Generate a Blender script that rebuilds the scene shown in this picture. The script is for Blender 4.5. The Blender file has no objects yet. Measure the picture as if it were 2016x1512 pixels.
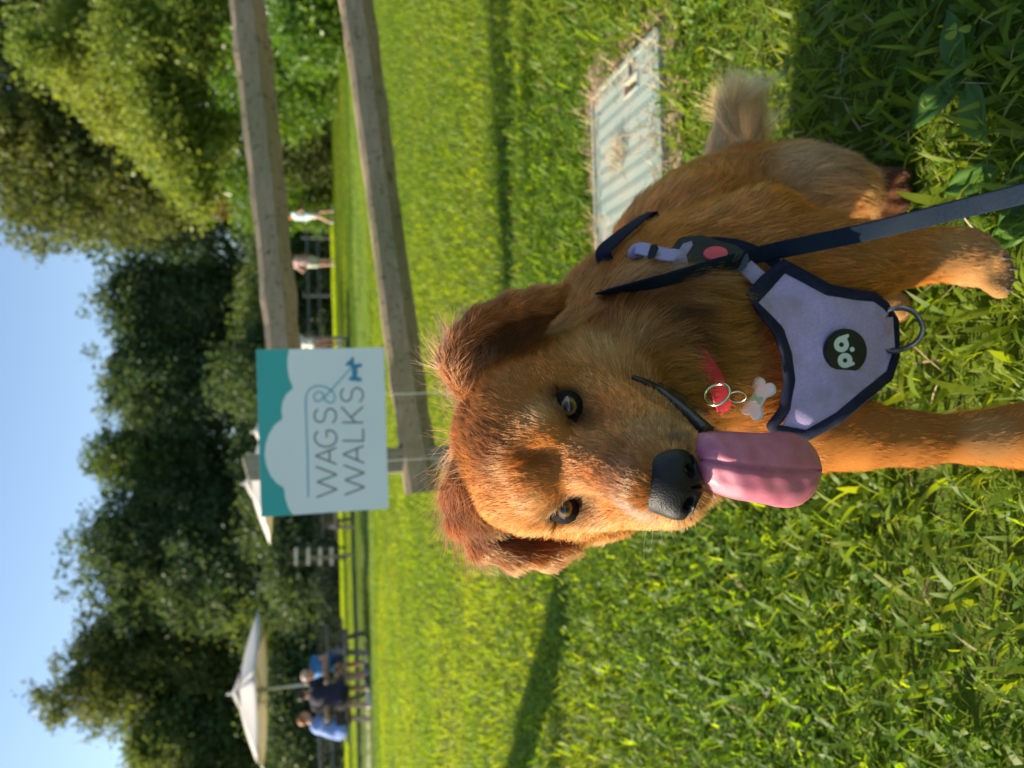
import bpy, bmesh, math, random
import numpy as np
from mathutils import Vector, Matrix
from mathutils.kdtree import KDTree

# ------------------------------------------------------------------ camera, sky, sun, exposure
scene = bpy.context.scene
COL = scene.collection
RNG = np.random.default_rng(7)
FPX = 1520.0                       # focal length in pixels of the 2016 x 1512 photograph
PITCH, ROLL = math.radians(14.25), math.radians(1.7)
CAM = np.array([0.0, 0.0, 0.80])   # phone held at about 0.8 m
_F = np.array([0, math.cos(PITCH), -math.sin(PITCH)])
_U = np.array([0, math.sin(PITCH), math.cos(PITCH)])
_R = np.array([1.0, 0, 0])
CR = _R * math.cos(ROLL) - _U * math.sin(ROLL)
CU = _U * math.cos(ROLL) + _R * math.sin(ROLL)

cam_data = bpy.data.cameras.new('camera')
cam_data.sensor_fit = 'HORIZONTAL'
cam_data.sensor_width = 36.0
cam_data.lens = FPX / 2016 * 36.0
cam_data.clip_start = 0.02
cam_data.clip_end = 2000
cam_data.dof.use_dof = True
cam_data.dof.focus_distance = 0.575
cam_data.dof.aperture_fstop = 7.0
cam = bpy.data.objects.new('camera', cam_data)
COL.objects.link(cam)
# the phone was turned on its side: picture-right is the world's down
cx, cy, cz = -CU, CR, -_F
cam.matrix_world = Matrix(((cx[0], cy[0], cz[0], CAM[0]), (cx[1], cy[1], cz[1], CAM[1]), (cx[2], cy[2], cz[2], CAM[2]), (0, 0, 0, 1)))
scene.camera = cam

SUN_AZ, SUN_EL = math.radians(8), math.radians(29)   # azimuth: degrees behind the left-hand side
SUN = np.array([-math.cos(SUN_AZ) * math.cos(SUN_EL), math.sin(SUN_AZ) * math.cos(SUN_EL), math.sin(SUN_EL)])
world = bpy.data.worlds.new('World')
scene.world = world
world.use_nodes = True
wn = world.node_tree
wn.nodes.clear()
sky = wn.nodes.new('ShaderNodeTexSky')
sky.sky_type = 'NISHITA'
sky.sun_disc = False
sky.sun_elevation = SUN_EL
sky.sun_rotation = math.atan2(SUN[0], SUN[1])
sky.altitude = 50
sky.air_density = 1.0
sky.dust_density = 0.7
sky.ozone_density = 1.4
bgn = wn.nodes.new('ShaderNodeBackground')
bgn.inputs['Strength'].default_value = 0.10
won = wn.nodes.new('ShaderNodeOutputWorld')
wn.links.new(sky.outputs[0], bgn.inputs[0])
wn.links.new(bgn.outputs[0], won.inputs[0])
sun_data = bpy.data.lights.new('sun', 'SUN')
sun_data.energy = 5.0
sun_data.angle = math.radians(0.53)
sun_data.color = (1.0, 0.85, 0.64)
sun = bpy.data.objects.new('sun', sun_data)
sun.rotation_euler = Vector(SUN).to_track_quat('Z', 'Y').to_euler()
sun.location = (-20, 12, 15)
COL.objects.link(sun)
scene.view_settings.view_transform = 'Standard'
scene.view_settings.look = 'None'
scene.view_settings.exposure = 1.18
scene.view_settings.gamma = 1.0
scene.cycles.use_denoising = True
scene.cycles.max_bounces = 8
scene.cycles.transparent_max_bounces = 8
scene.cycles_curves.shape = 'RIBBONS'
scene.cycles_curves.subdivisions = 2

# ------------------------------------------------------------------ helpers
def px(X, Y, depth):
    """world point seen at photograph pixel (X, Y) at that distance along the viewing axis"""
    return CAM + depth * (_F + CR * ((1512 - Y) - 756) / FPX - CU * (X - 1008) / FPX)
def gpx(X, Y, z=0.0):
    r = _F + CR * ((1512 - Y) - 756) / FPX - CU * (X - 1008) / FPX
    return CAM + r * (z - CAM[2]) / r[2]
def project(P):
    d = np.asarray(P, float) - CAM
    z = d @ _F
    return np.stack([1008 - FPX * (d @ CU) / z, 1512 - (756 + FPX * (d @ CR) / z), z], -1)
def at_y(X, Y, wy):
    r = _F + CR * ((1512 - Y) - 756) / FPX - CU * (X - 1008) / FPX
    return CAM + r * wy / r[1]

def setp(o, label=None, cat=None, group=None, kind=None):
    if label: o['label'] = label
    if cat: o['category'] = cat
    if group: o['group'] = group
    if kind: o['kind'] = kind
    return o
def empty(name, loc=(0, 0, 0), rz=0.0):
    o = bpy.data.objects.new(name, None)
    o.location = [float(c) for c in loc]
    o.rotation_euler = (0, 0, rz)
    o.empty_display_size = 0.1
    COL.objects.link(o)
    return o
def world_of(p):
    if p.parent is None: return p.matrix_basis.copy()
    return world_of(p.parent) @ p.matrix_parent_inverse @ p.matrix_basis
def link(name, me, material=None, parent=None):
    o = bpy.data.objects.new(name, me)
    COL.objects.link(o)
    if material is not None and hasattr(me, 'materials') and len(me.materials) == 0:
        me.materials.append(material)
    if parent is not None:
        o.parent = parent
        M = world_of(parent)
        o.matrix_parent_inverse = M.inverted()   # meshes are written in world coordinates
    return o
def mesh_from(name, V, Fq, smooth=True):
    """V (n,3), Fq (m,3) or (m,4) arrays or a list of both"""
    me = bpy.data.meshes.new(name)
    V = np.asarray(V, np.float32)
    groups = Fq if isinstance(Fq, list) else [Fq]
    groups = [np.asarray(g, np.int32) for g in groups if len(g)]
    nl = sum(g.size for g in groups)
    nf = sum(len(g) for g in groups)
    me.vertices.add(len(V)); me.vertices.foreach_set('co', V.ravel())
    me.loops.add(nl); me.polygons.add(nf)
    me.loops.foreach_set('vertex_index', np.concatenate([g.ravel() for g in groups]))
    starts, tot = [], 0
    for g in groups:
        starts.append(tot + np.arange(len(g)) * g.shape[1]); tot += g.size
    me.polygons.foreach_set('loop_start', np.concatenate(starts).astype(np.int32))
    me.polygons.foreach_set('use_smooth', np.full(nf, smooth))
    me.update(calc_edges=True)
    me.validate()
    return me
def bm_mesh(name, bm, smooth=False):
    me = bpy.data.meshes.new(name)
    bmesh.ops.recalc_face_normals(bm, faces=bm.faces)
    bm.to_mesh(me); bm.free()
    if smooth:
        me.polygons.foreach_set('use_smooth', np.full(len(me.polygons), True))
    return me
def bm_box(bm, c, size, M=None, bevel=0.0):
    r = bmesh.ops.create_cube(bm, size=1.0)
    vs = r['verts']
    for v in vs:
        v.co = Vector((v.co.x * size[0], v.co.y * size[1], v.co.z * size[2]))
    if bevel > 0:
        es = list({e for v in vs for e in v.link_edges})
        rb = bmesh.ops.bevel(bm, geom=es, offset=bevel, segments=2, affect='EDGES', profile=0.5)
        vs = list({v for f in rb['faces'] for v in f.verts} | {v for v in vs if v.is_valid})
    T = Matrix.Translation(Vector([float(a) for a in c]))
    bmesh.ops.transform(bm, matrix=T @ (M.to_4x4() if M is not None else Matrix.Identity(4)), verts=vs)
    return vs
def axes(x, y, z):
    """matrix whose columns are the three axes"""
    return Matrix(((x[0], y[0], z[0]), (x[1], y[1], z[1]), (x[2], y[2], z[2])))
def unit(v):
    v = np.asarray(v, float)
    return v / max(1e-12, np.linalg.norm(v))
def beam(bm, a, b, w, h, up=(0, 0, 1), bevel=0.004):
    """box from a to b, w across, h along up"""
    a, b = np.asarray(a, float), np.asarray(b, float)
    d = unit(b - a); s = unit(np.cross(d, up)); u = np.cross(s, d)
    bm_box(bm, (a + b) / 2, (np.linalg.norm(b - a), w, h), axes(d, s, u), bevel)
def spline(pts, n):
    """Catmull-Rom through pts, n samples"""
    P = np.asarray(pts, float)
    P = np.vstack([2 * P[0] - P[1], P, 2 * P[-1] - P[-2]])
    t = np.linspace(0, len(P) - 3 - 1e-6, n)
    i = t.astype(int); f = (t - i)[:, None]
    a, b, c, d = P[i], P[i + 1], P[i + 2], P[i + 3]
    return 0.5 * (2 * b + (c - a) * f + (2 * a - 5 * b + 4 * c - d) * f ** 2 + (3 * b - a - 3 * c + d) * f ** 3)
def sweep(path, rad, seg=8, up=None, flat=1.0, cap=True):
    """tube along path; rad scalar or per-point; with up given, a flat section: rad across, rad*flat along up"""
    P = np.asarray(path, float); n = len(P)
    rad = np.broadcast_to(np.asarray(rad, float), (n,))
    T = np.gradient(P, axis=0); T /= np.linalg.norm(T, axis=1)[:, None] + 1e-12
    V = np.zeros((n, seg, 3))
    ref = np.array([0.3, 0.2, 1.0]) if up is None else None
    s_prev = None
    for i in range(n):
        if up is None:
            if s_prev is None:
                s = np.cross(T[i], ref)
                if np.linalg.norm(s) < .1: s = np.cross(T[i], (1, 0, 0))
            else:
                s = s_prev - T[i] * (s_prev @ T[i])
            s = unit(s); s_prev = s
            u = np.cross(s, T[i])
        else:
            uu = np.asarray(up[i] if np.ndim(up) == 2 else up, float)
            s = unit(np.cross(T[i], uu)); u = np.cross(s, T[i])
        a = np.arange(seg) / seg * 2 * np.pi
        ca, sa = np.cos(a), np.sin(a)
        if up is not None:   # rounded-rectangle section
            ca = np.sign(ca) * np.abs(ca) ** .35; sa = np.sign(sa) * np.abs(sa) ** .35
        V[i] = P[i] + rad[i] * (ca[:, None] * s + flat * sa[:, None] * u)
    idx = np.arange(n * seg).reshape(n, seg)
    q = np.stack([idx[:-1], np.roll(idx[:-1], -1, 1), np.roll(idx[1:], -1, 1), idx[1:]], -1).reshape(-1, 4)
    V = V.reshape(-1, 3)
    F = [q]
    if cap:
        c0, c1 = len(V), len(V) + 1
        V = np.vstack([V, P[0], P[-1]])
        r0, r1 = idx[0], idx[-1]
        F.append(np.concatenate([np.stack([np.roll(r0, -1), r0, np.full(seg, c0)], -1), np.stack([r1, np.roll(r1, -1), np.full(seg, c1)], -1)]))
    return V, F
def join_parts(parts):
    """[(V, [F...]), ...] -> V, [F3, F4]"""
    Vs, f3, f4, off = [], [], [], 0
    for V, F in parts:
        for g in (F if isinstance(F, list) else [F]):
            g = np.asarray(g)
            if len(g): (f3 if g.shape[1] == 3 else f4).append(g + off)
        Vs.append(V); off += len(V)
    out = []
    if f3: out.append(np.concatenate(f3))
    if f4: out.append(np.concatenate(f4))
    return np.vstack(Vs), out
def vnoise(p, seed=0, freq=1.0):
    """lattice value noise, two octaves, about -1..1"""
    p = np.asarray(p, float)
    out, amp = np.zeros(len(p)), 1.0
    for o in range(2):
        q = p * freq * (2.1 ** o) + seed * 17.31
        i = np.floor(q).astype(np.int64); f = q - i; f = f * f * (3 - 2 * f)
        acc = 0
        for dx in (0, 1):
            for dy in (0, 1):
                for dz in (0, 1):
                    h = ((i[:, 0] + dx) * 73856093) ^ ((i[:, 1] + dy) * 19349663) ^ ((i[:, 2] + dz) * 83492791) ^ (seed * 2654435 + o * 97)
                    h = (h ^ (h >> 13)) * 1274126177 & 0x7fffffff
                    h = (h ^ (h >> 16)) & 0xffff
                    w = (f[:, 0] if dx else 1 - f[:, 0]) * (f[:, 1] if dy else 1 - f[:, 1]) * (f[:, 2] if dz else 1 - f[:, 2])
                    acc = acc + w * (h / 32767.5 - 1)
        out += amp * acc; amp *= .55
    return np.clip(out * 1.35, -1.3, 1.3)

# ---- materials
def new_mat(name):
    m = bpy.data.materials.new(name); m.use_nodes = True
    n = m.node_tree.nodes
    return m, m.node_tree, n['Principled BSDF']
def mix_rgb(nt, fac, a, b, blend='MIX'):
    n = nt.nodes.new('ShaderNodeMix'); n.data_type = 'RGBA'; n.blend_type = blend
    for i, v in ((0, fac), (6, a), (7, b)):
        if hasattr(v, 'links') or hasattr(v, 'is_linked'):
            nt.links.new(v, n.inputs[i])
        else:
            n.inputs[i].default_value = v if i == 0 else (tuple(v) + (1,))[:4]
    return n.outputs[2]
def noise_node(nt, scale, detail=4, rough=.55, coord='Object', stretch=None):
    tc = nt.nodes.new('ShaderNodeTexCoord')
    n = nt.nodes.new('ShaderNodeTexNoise')
    n.inputs['Scale'].default_value = scale
    n.inputs['Detail'].default_value = detail
    n.inputs['Roughness'].default_value = rough
    src = tc.outputs[coord]
    if stretch is not None:
        mp = nt.nodes.new('ShaderNodeMapping'); mp.inputs['Scale'].default_value = stretch
        nt.links.new(src, mp.inputs[0]); src = mp.outputs[0]
    nt.links.new(src, n.inputs['Vector'])
    return n.outputs['Fac']
def ramp(nt, fac, lo, hi):
    n = nt.nodes.new('ShaderNodeMapRange'); n.inputs[1].default_value = lo; n.inputs[2].default_value = hi
    nt.links.new(fac, n.inputs[0])
    return n.outputs[0]
def bump(nt, bsdf, height, strength=.3, dist=.002):
    b = nt.nodes.new('ShaderNodeBump'); b.inputs['Strength'].default_value = strength; b.inputs['Distance'].default_value = dist
    nt.links.new(height, b.inputs['Height']); nt.links.new(b.outputs[0], bsdf.inputs['Normal'])
def mat_noise(name, c1, c2, rough=.6, scale=20, bump_s=0.0, bump_scale=None, stretch=None, metallic=0.0, spec=.5, lo=.35, hi=.65, bump_d=.002):
    m, nt, b = new_mat(name)
    f = ramp(nt, noise_node(nt, scale, stretch=stretch), lo, hi)
    nt.links.new(mix_rgb(nt, f, c1, c2), b.inputs['Base Color'])
    b.inputs['Roughness'].default_value = rough
    b.inputs['Metallic'].default_value = metallic
    b.inputs['Specular IOR Level'].default_value = spec
    if bump_s:
        bump(nt, b, noise_node(nt, bump_scale or scale * 3, stretch=stretch), bump_s, bump_d)
    return m

# ---- signed distance modelling
class SDF:
    """smooth union of ellipsoids and tapered capsules, turned into one continuous mesh"""
    def __init__(s): s.p = []
    def ell(s, c, r, R=None, k=.02, **kw):
        s.p.append(dict(t='e', c=np.asarray(c, float), r=np.asarray(r, float), R=np.eye(3) if R is None else np.asarray(R, float), k=k, **kw)); return s
    def cone(s, a, b, ra, rb, k=.02, **kw):
        s.p.append(dict(t='c', a=np.asarray(a, float), b=np.asarray(b, float), ra=ra, rb=rb, k=k, **kw)); return s
    def chain(s, pts, rads, k=.015, **kw):
        for i in range(len(pts) - 1): s.cone(pts[i], pts[i + 1], rads[i], rads[i + 1], k, **kw)
        return s
    @staticmethod
    def dist(q, P):
        if q['t'] == 'e':
            d = (P - q['c']) @ q['R']      # columns of R are the ellipsoid's axes
            k0 = np.linalg.norm(d / q['r'], axis=-1); k1 = np.linalg.norm(d / q['r'] ** 2, axis=-1)
            return k0 * (k0 - 1) / np.maximum(k1, 1e-9)
        ba = q['b'] - q['a']
        t = np.clip(((P - q['a']) @ ba) / (ba @ ba), 0, 1)
        return np.linalg.norm(P - q['a'] - t[..., None] * ba, axis=-1) - (q['ra'] + (q['rb'] - q['ra']) * t)
    def bounds(s, q, pad):
        if q['t'] == 'e':
            e = np.sqrt(((q['R'] * q['r']) ** 2).sum(1)); return q['c'] - e - pad, q['c'] + e + pad
        lo = np.minimum(q['a'] - q['ra'], q['b'] - q['rb']); hi = np.maximum(q['a'] + q['ra'], q['b'] + q['rb'])
        return lo - pad, hi + pad
    def grid(s, h, pad=.03):
        adds = [q for q in s.p if not q.get('cut')]
        B = [s.bounds(q, pad) for q in adds]
        lo = np.min([b[0] for b in B], 0); hi = np.max([b[1] for b in B], 0)
        n = np.ceil((hi - lo) / h).astype(int) + 1
        F = np.full(n, .1, np.float32)
        ax = [lo[i] + np.arange(n[i]) * h for i in range(3)]
        s.F, s.lo, s.h, s.ax, s.pad = F, lo, h, ax, pad
        for q in s.p: s.apply(q)
        return s
    def apply(s, q):
        F, lo, h, ax, n = s.F, s.lo, s.h, s.ax, np.array(s.F.shape)
        b0, b1 = s.bounds(q, max(s.pad, q['k'] * 1.2))
        i0 = np.clip(((b0 - lo) / h).astype(int), 0, n); i1 = np.clip(np.ceil((b1 - lo) / h).astype(int) + 1, 0, n)
        if (i1 <= i0).any(): return
        sl = tuple(slice(i0[i], i1[i]) for i in range(3))
        P = np.stack(np.meshgrid(*[ax[i][sl[i]] for i in range(3)], indexing='ij'), -1)
        d = s.dist(q, P).astype(np.float32)
        A = F[sl]; k = q['k']
        if q.get('cut'):
            hh = np.maximum(k - np.abs(A + d), 0) / k
            F[sl] = np.maximum(A, -d) + hh * hh * k / 4
        else:
            hh = np.maximum(k - np.abs(A - d), 0) / k
            F[sl] = np.minimum(A, d) - hh * hh * k / 4
    def mesh(s, clip=None):
        F, h = s.F, s.h
        if clip is not None: F = np.maximum(F, clip)
        n = np.array(F.shape)
        ins = F < 0
        c = np.zeros(n - 1, np.int8)
        for dx in (0, 1):
            for dy in (0, 1):
                for dz in (0, 1):
                    c += ins[dx:n[0] - 1 + dx, dy:n[1] - 1 + dy, dz:n[2] - 1 + dz]
        act = np.argwhere((c > 0) & (c < 8))
        idx = np.full(n - 1, -1, np.int64); idx[tuple(act.T)] = np.arange(len(act))
        corner = np.array([[dx, dy, dz] for dx in (0, 1) for dy in (0, 1) for dz in (0, 1)])
        vals = np.stack([F[tuple((act + o).T)] for o in corner], 1)
        acc = np.zeros((len(act), 3)); cnt = np.zeros(len(act))
        for i in range(8):
            for j in range(i + 1, 8):
                if np.abs(corner[i] - corner[j]).sum() != 1: continue
                m = (vals[:, i] < 0) != (vals[:, j] < 0)
                t = vals[:, i] / np.where(vals[:, i] - vals[:, j] == 0, 1, vals[:, i] - vals[:, j])
                acc[m] += (corner[i] + t[m][:, None] * (corner[j] - corner[i])); cnt[m] += 1
        V = s.lo + h * (act + acc / np.maximum(cnt, 1)[:, None])
        quads = []
        for a in range(3):
            b, d = (a + 1) % 3, (a + 2) % 3
            e = np.argwhere(np.take(ins, range(0, n[a] - 1), a) != np.take(ins, range(1, n[a]), a))
            e = e[(e[:, b] > 0) & (e[:, d] > 0) & (e[:, b] < n[b] - 1) & (e[:, d] < n[d] - 1)]
            fl = ins[tuple(e.T)]
            o = np.zeros((4, 3), int); o[1, b] = -1; o[2, b] = -1; o[2, d] = -1; o[3, d] = -1
            q = np.stack([idx[tuple((e + o[k]).T)] for k in range(4)], 1)
            q[~fl] = q[~fl][:, ::-1]
            quads.append(q)
        return V, np.concatenate(quads)
    def sample(s, P):
        g = (np.asarray(P) - s.lo) / s.h
        n = np.array(s.F.shape)
        out = (g < 0).any(-1) | (g > n - 1.001).any(-1)
        g = np.clip(g, 0, n - 1.001); i = g.astype(int); f = g - i
        r = 0
        for dx in (0, 1):
            for dy in (0, 1):
                for dz in (0, 1):
                    w = (f[..., 0] if dx else 1 - f[..., 0]) * (f[..., 1] if dy else 1 - f[..., 1]) * (f[..., 2] if dz else 1 - f[..., 2])
                    r = r + w * s.F[i[..., 0] + dx, i[..., 1] + dy, i[..., 2] + dz]
        return np.where(out, .1, r)
    def normal(s, P):
        e = s.h
        g = np.stack([s.sample(P + e * np.eye(3)[i]) - s.sample(P - e * np.eye(3)[i]) for i in range(3)], -1)
        return g / (np.linalg.norm(g, axis=-1, keepdims=True) + 1e-9)
    def cast(s, X, Y, off=0.0, d0=.45, d1=1.5):
        """first surface point seen through photograph pixels (X, Y), held off the surface"""
        X, Y = np.atleast_1d(np.asarray(X, float)), np.atleast_1d(np.asarray(Y, float))
        ray = _F + CR * ((1512 - Y) - 756)[:, None] / FPX - CU * (X - 1008)[:, None] / FPX
        t = np.full(len(X), d0)
        for _ in range(160):
            v = s.sample(CAM + ray * t[:, None]) - off
            t = np.where((v > 2e-4) & (t < d1), t + np.minimum(v * .8, .02), t)
        return CAM + ray * t[:, None], t
def quads_to_tris(Q):
    return np.concatenate([Q[:, [0, 1, 2]], Q[:, [0, 2, 3]]])
# ------------------------------------------------------------------ ground
m_soil, nt, b = new_mat('lawn_ground')
n1, n2, n3 = noise_node(nt, .35, 5), noise_node(nt, 9, 5), noise_node(nt, 70, 4)
c = mix_rgb(nt, ramp(nt, n1, .35, .65), (.065, .105, .012), (.10, .14, .015))
c = mix_rgb(nt, ramp(nt, n2, .45, .75), c, (.060, .085, .015))
c = mix_rgb(nt, ramp(nt, n3, .5, .8), c, (.085, .060, .030))
# close to the viewer the sward is open and the earth between the plants shows
nt.links.new(c, b.inputs['Base Color'])
b.inputs['Roughness'].default_value = .95
b.inputs['Specular IOR Level'].default_value = .05
bump(nt, b, n3, .6, .02)
g = 900.0
ground_o = link('ground', mesh_from('ground', [(-g, -60, 0), (g, -60, 0), (g, g, 0), (-g, g, 0)], np.array([[0, 1, 2, 3]])), m_soil)
setp(ground_o, kind='structure')

def leafmat(name, diff, trans, tmix=.45, rough=.5, spec=.3, var=.5):
    """leaf with light shining through; 'tint' shifts each leaf between fresh, dull and dry"""
    m = bpy.data.materials.new(name); m.use_nodes = True
    nt = m.node_tree; b = nt.nodes['Principled BSDF']; out = nt.nodes['Material Output']
    at = nt.nodes.new('ShaderNodeAttribute'); at.attribute_name = 'tint'
    dd = mix_rgb(nt, at.outputs['Fac'], diff[0], diff[1]); tt = mix_rgb(nt, at.outputs['Fac'], trans[0], trans[1])
    nt.links.new(dd, b.inputs['Base Color'])
    b.inputs['Roughness'].default_value = rough; b.inputs['Specular IOR Level'].default_value = spec
    t = nt.nodes.new('ShaderNodeBsdfTranslucent'); nt.links.new(tt, t.inputs[0])
    mx = nt.nodes.new('ShaderNodeMixShader'); mx.inputs[0].default_value = tmix
    nt.links.new(b.outputs[0], mx.inputs[1]); nt.links.new(t.outputs[0], mx.inputs[2]); nt.links.new(mx.outputs[0], out.inputs[0])
    return m
def tinted(name, V, F, tint, material, parent=None):
    me = mesh_from(name, V, F, smooth=True)
    a = me.attributes.new('tint', 'FLOAT', 'POINT'); a.data.foreach_set('value', tint.astype(np.float32))
    return link(name, me, material, parent)
m_grass = leafmat('grass_blade', ((.070, .150, .014), (.180, .240, .020)), ((.24, .42, .008), (.58, .65, .015)), .52, .48, .28)
m_straw = leafmat('dry_straw', ((.42, .30, .15), (.56, .44, .26)), ((.40, .28, .12), (.50, .38, .2)), .3, .6, .2)
m_clov = leafmat('clover_leaf', ((.060, .145, .018), (.15, .22, .024)), ((.20, .39, .010), (.50, .62, .018)), .48, .48, .25)

def blades(n, base, length, width, lean, segs=3, seed=0, curl=1.0, fold=0.0):
    """n curved tapering blades -> V, F"""
    r = np.random.default_rng(seed)
    az = r.uniform(0, 2 * np.pi, n); d = np.stack([np.cos(az), np.sin(az), 0 * az], 1); s = np.stack([-np.sin(az), np.cos(az), 0 * az], 1)
    tilt = lean * r.uniform(.3, 1.25, n); bend = curl * r.uniform(.1, 1.1, n)
    V = []
    pos = base.copy(); ang = tilt.copy()
    prof = np.array([.72, 1.0, .85, .55, .3])
    for k in range(segs + 1):
        if k < segs:
            w = (width * prof[min(k * 4 // segs, 4)])[:, None] / 2
            tw = s * np.cos(.4 * np.sin(az * 7))[:, None] + np.array([0, 0, 1]) * np.sin(.4 * np.sin(az * 7))[:, None]
            V += [pos - tw * w, pos + tw * w]
        else:
            V += [pos]
        if k < segs:
            st = length / segs
            pos = pos + st[:, None] * (np.sin(ang)[:, None] * d + np.cos(ang)[:, None] * np.array([0, 0, 1]))
            ang = ang + bend / segs * (1 + .6 * k)
    nv = 2 * segs + 1
    V = np.stack(V, 1).reshape(-1, 3)
    o = (np.arange(n) * nv)[:, None]
    F4 = np.concatenate([o + np.array([2 * k, 2 * k + 1, 2 * k + 3, 2 * k + 2]) for k in range(segs - 1)]) if segs > 1 else np.zeros((0, 4), int)
    F3 = o + np.array([2 * segs - 2, 2 * segs - 1, 2 * segs])
    return V, ([F3, F4] if segs > 1 else [F3]), nv
def scatter(n, y0, y1, k, m, seed, power=1.0):
    """random ground points in the wedge in front of the viewer (and a step to either side)"""
    r = np.random.default_rng(seed)
    u = r.random(n)
    y = (y0 ** power + u * (y1 ** power - y0 ** power)) ** (1 / power)
    x = r.uniform(-1, 1, n) * (k * y + m)
    return np.stack([x, y, 0 * x], 1)
# service cover rectangle: keep it clear
MH_X0, MH_X1, MH_Y0, MH_Y1 = .06, .79, 1.635, 2.04
def clear_cover(P, pad=0.0):
    return ~((P[:, 0] > MH_X0 - pad) & (P[:, 0] < MH_X1 + pad) & (P[:, 1] > MH_Y0 - pad) & (P[:, 1] < MH_Y1 + pad))
def clear_dog(P):
    m = np.ones(len(P), bool)
    for z in (.008, .02, .035, .05): m &= D.sample(P + np.array([0, 0, z])) > .006
    return m
def near_cover(P):
    """0 on the worn rim of the cover, 1 away from it"""
    dx = np.maximum(np.maximum(MH_X0 - P[:, 0], P[:, 0] - MH_X1), 0); dy = np.maximum(np.maximum(MH_Y0 - P[:, 1], P[:, 1] - MH_Y1), 0)
    return np.clip(np.hypot(dx, dy) / .09 + .1 * vnoise(P, 77, 4), 0, 1)
def grow_lawn():
    r = np.random.default_rng(5)
    parts, tint = [], []
    def put(V, F, nv, t): parts.append((V, F)); tint.append(np.repeat(t, nv))
    # near sward: fine blades, broad crab-grass blades
    for n, wmin, wmax, lmin, lmax, seed, lean, segs in ((52000, .0016, .0034, .025, .060, 1, .75, 3), (34000, .0060, .0135, .032, .085, 2, 1.0, 4)):
        P = scatter(n, .50, 3.6, .66, .35, seed, 1.5)
        P = P[r.random(len(P)) < np.clip((3.6 - P[:, 1]) / .8, 0, 1)]
        den = .55 + .45 * vnoise(P, 50 + seed, 2.2)
        P = P[(r.random(len(P)) < np.clip(den * 1.2, .2, 1)) & (r.random(len(P)) < .12 + near_cover(P)) & (clear_cover(P, -.004) | ((P[:, 1] < MH_Y0 + .05 + .05 * vnoise(P, 33, 9)) & (r.random(len(P)) < .35)) | ((P[:, 0] > MH_X1 - .05 + .06 * vnoise(P, 34, 9)) & (r.random(len(P)) < .5))) & clear_dog(P)]
        m = len(P)
        L_ = r.uniform(lmin, lmax, m) * (1 + .25 * vnoise(P, 60, 1.4)) * np.where(near_cover(P) < .6, .7, 1)
        V, F, nv = blades(m, P, L_, r.uniform(wmin, wmax, m), lean, segs, seed, 1.1)
        put(V, F, nv, np.clip(.52 + .38 * vnoise(P, 71, 1.3) + r.normal(size=m) * .3, 0, 1))
    for n, y0, y1, w, l0, l1, seed in ((185000, 2.7, 13.0, .0080, .032, .060, 3), (105000, 11.0, 34.0, .026, .040, .080, 4)):
        P = scatter(n, y0, y1, .74, .5, seed, 1.3)
        if seed == 3: P = P[(r.random(len(P)) < np.clip((P[:, 1] - 2.7) / .9, 0, 1)) & clear_dog(P)]
        m = len(P)
        V, F, nv = blades(m, P, r.uniform(l0, l1, m) * (1 + .30 * vnoise(P, 61, 1.6)), w * r.uniform(.6, 1.3, m), .7, 2, seed, .9)
        put(V, F, nv, np.clip(.50 + .30 * vnoise(P, 72, 1.1) + r.normal(size=m) * .28, 0, 1))
    V, F = join_parts(parts)
    return V, F, np.concatenate(tint)
def grow_straw():
    r = np.random.default_rng(6)
    P = scatter(2200, .5, 3.4, .66, .35, 8, 1.4)
    Q_ = np.stack([r.uniform(MH_X0 - .1, MH_X1 + .12, 4500), r.uniform(MH_Y0 - .13, MH_Y1 + .1, 4500), np.zeros(4500)], 1)
    Q_ = Q_[(clear_cover(Q_, -.02) | (vnoise(Q_, 35, 7) > .85)) & (r.random(4500) < 1.1 - near_cover(Q_))]
    P = np.concatenate([P[clear_cover(P) & clear_dog(P)], Q_])
    P[:, 2] = r.uniform(.001, .014, len(P)) + np.where(clear_cover(P), 0, .019)
    V, F, nv = blades(len(P), P, r.uniform(.02, .06, len(P)), r.uniform(.0012, .0032, len(P)), 1.35, 3, 9, .35)
    V[:, 2] = np.maximum(V[:, 2], np.where(clear_cover(V), .002, .022))
    return V, F, np.repeat(r.random(len(P)), nv)
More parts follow.
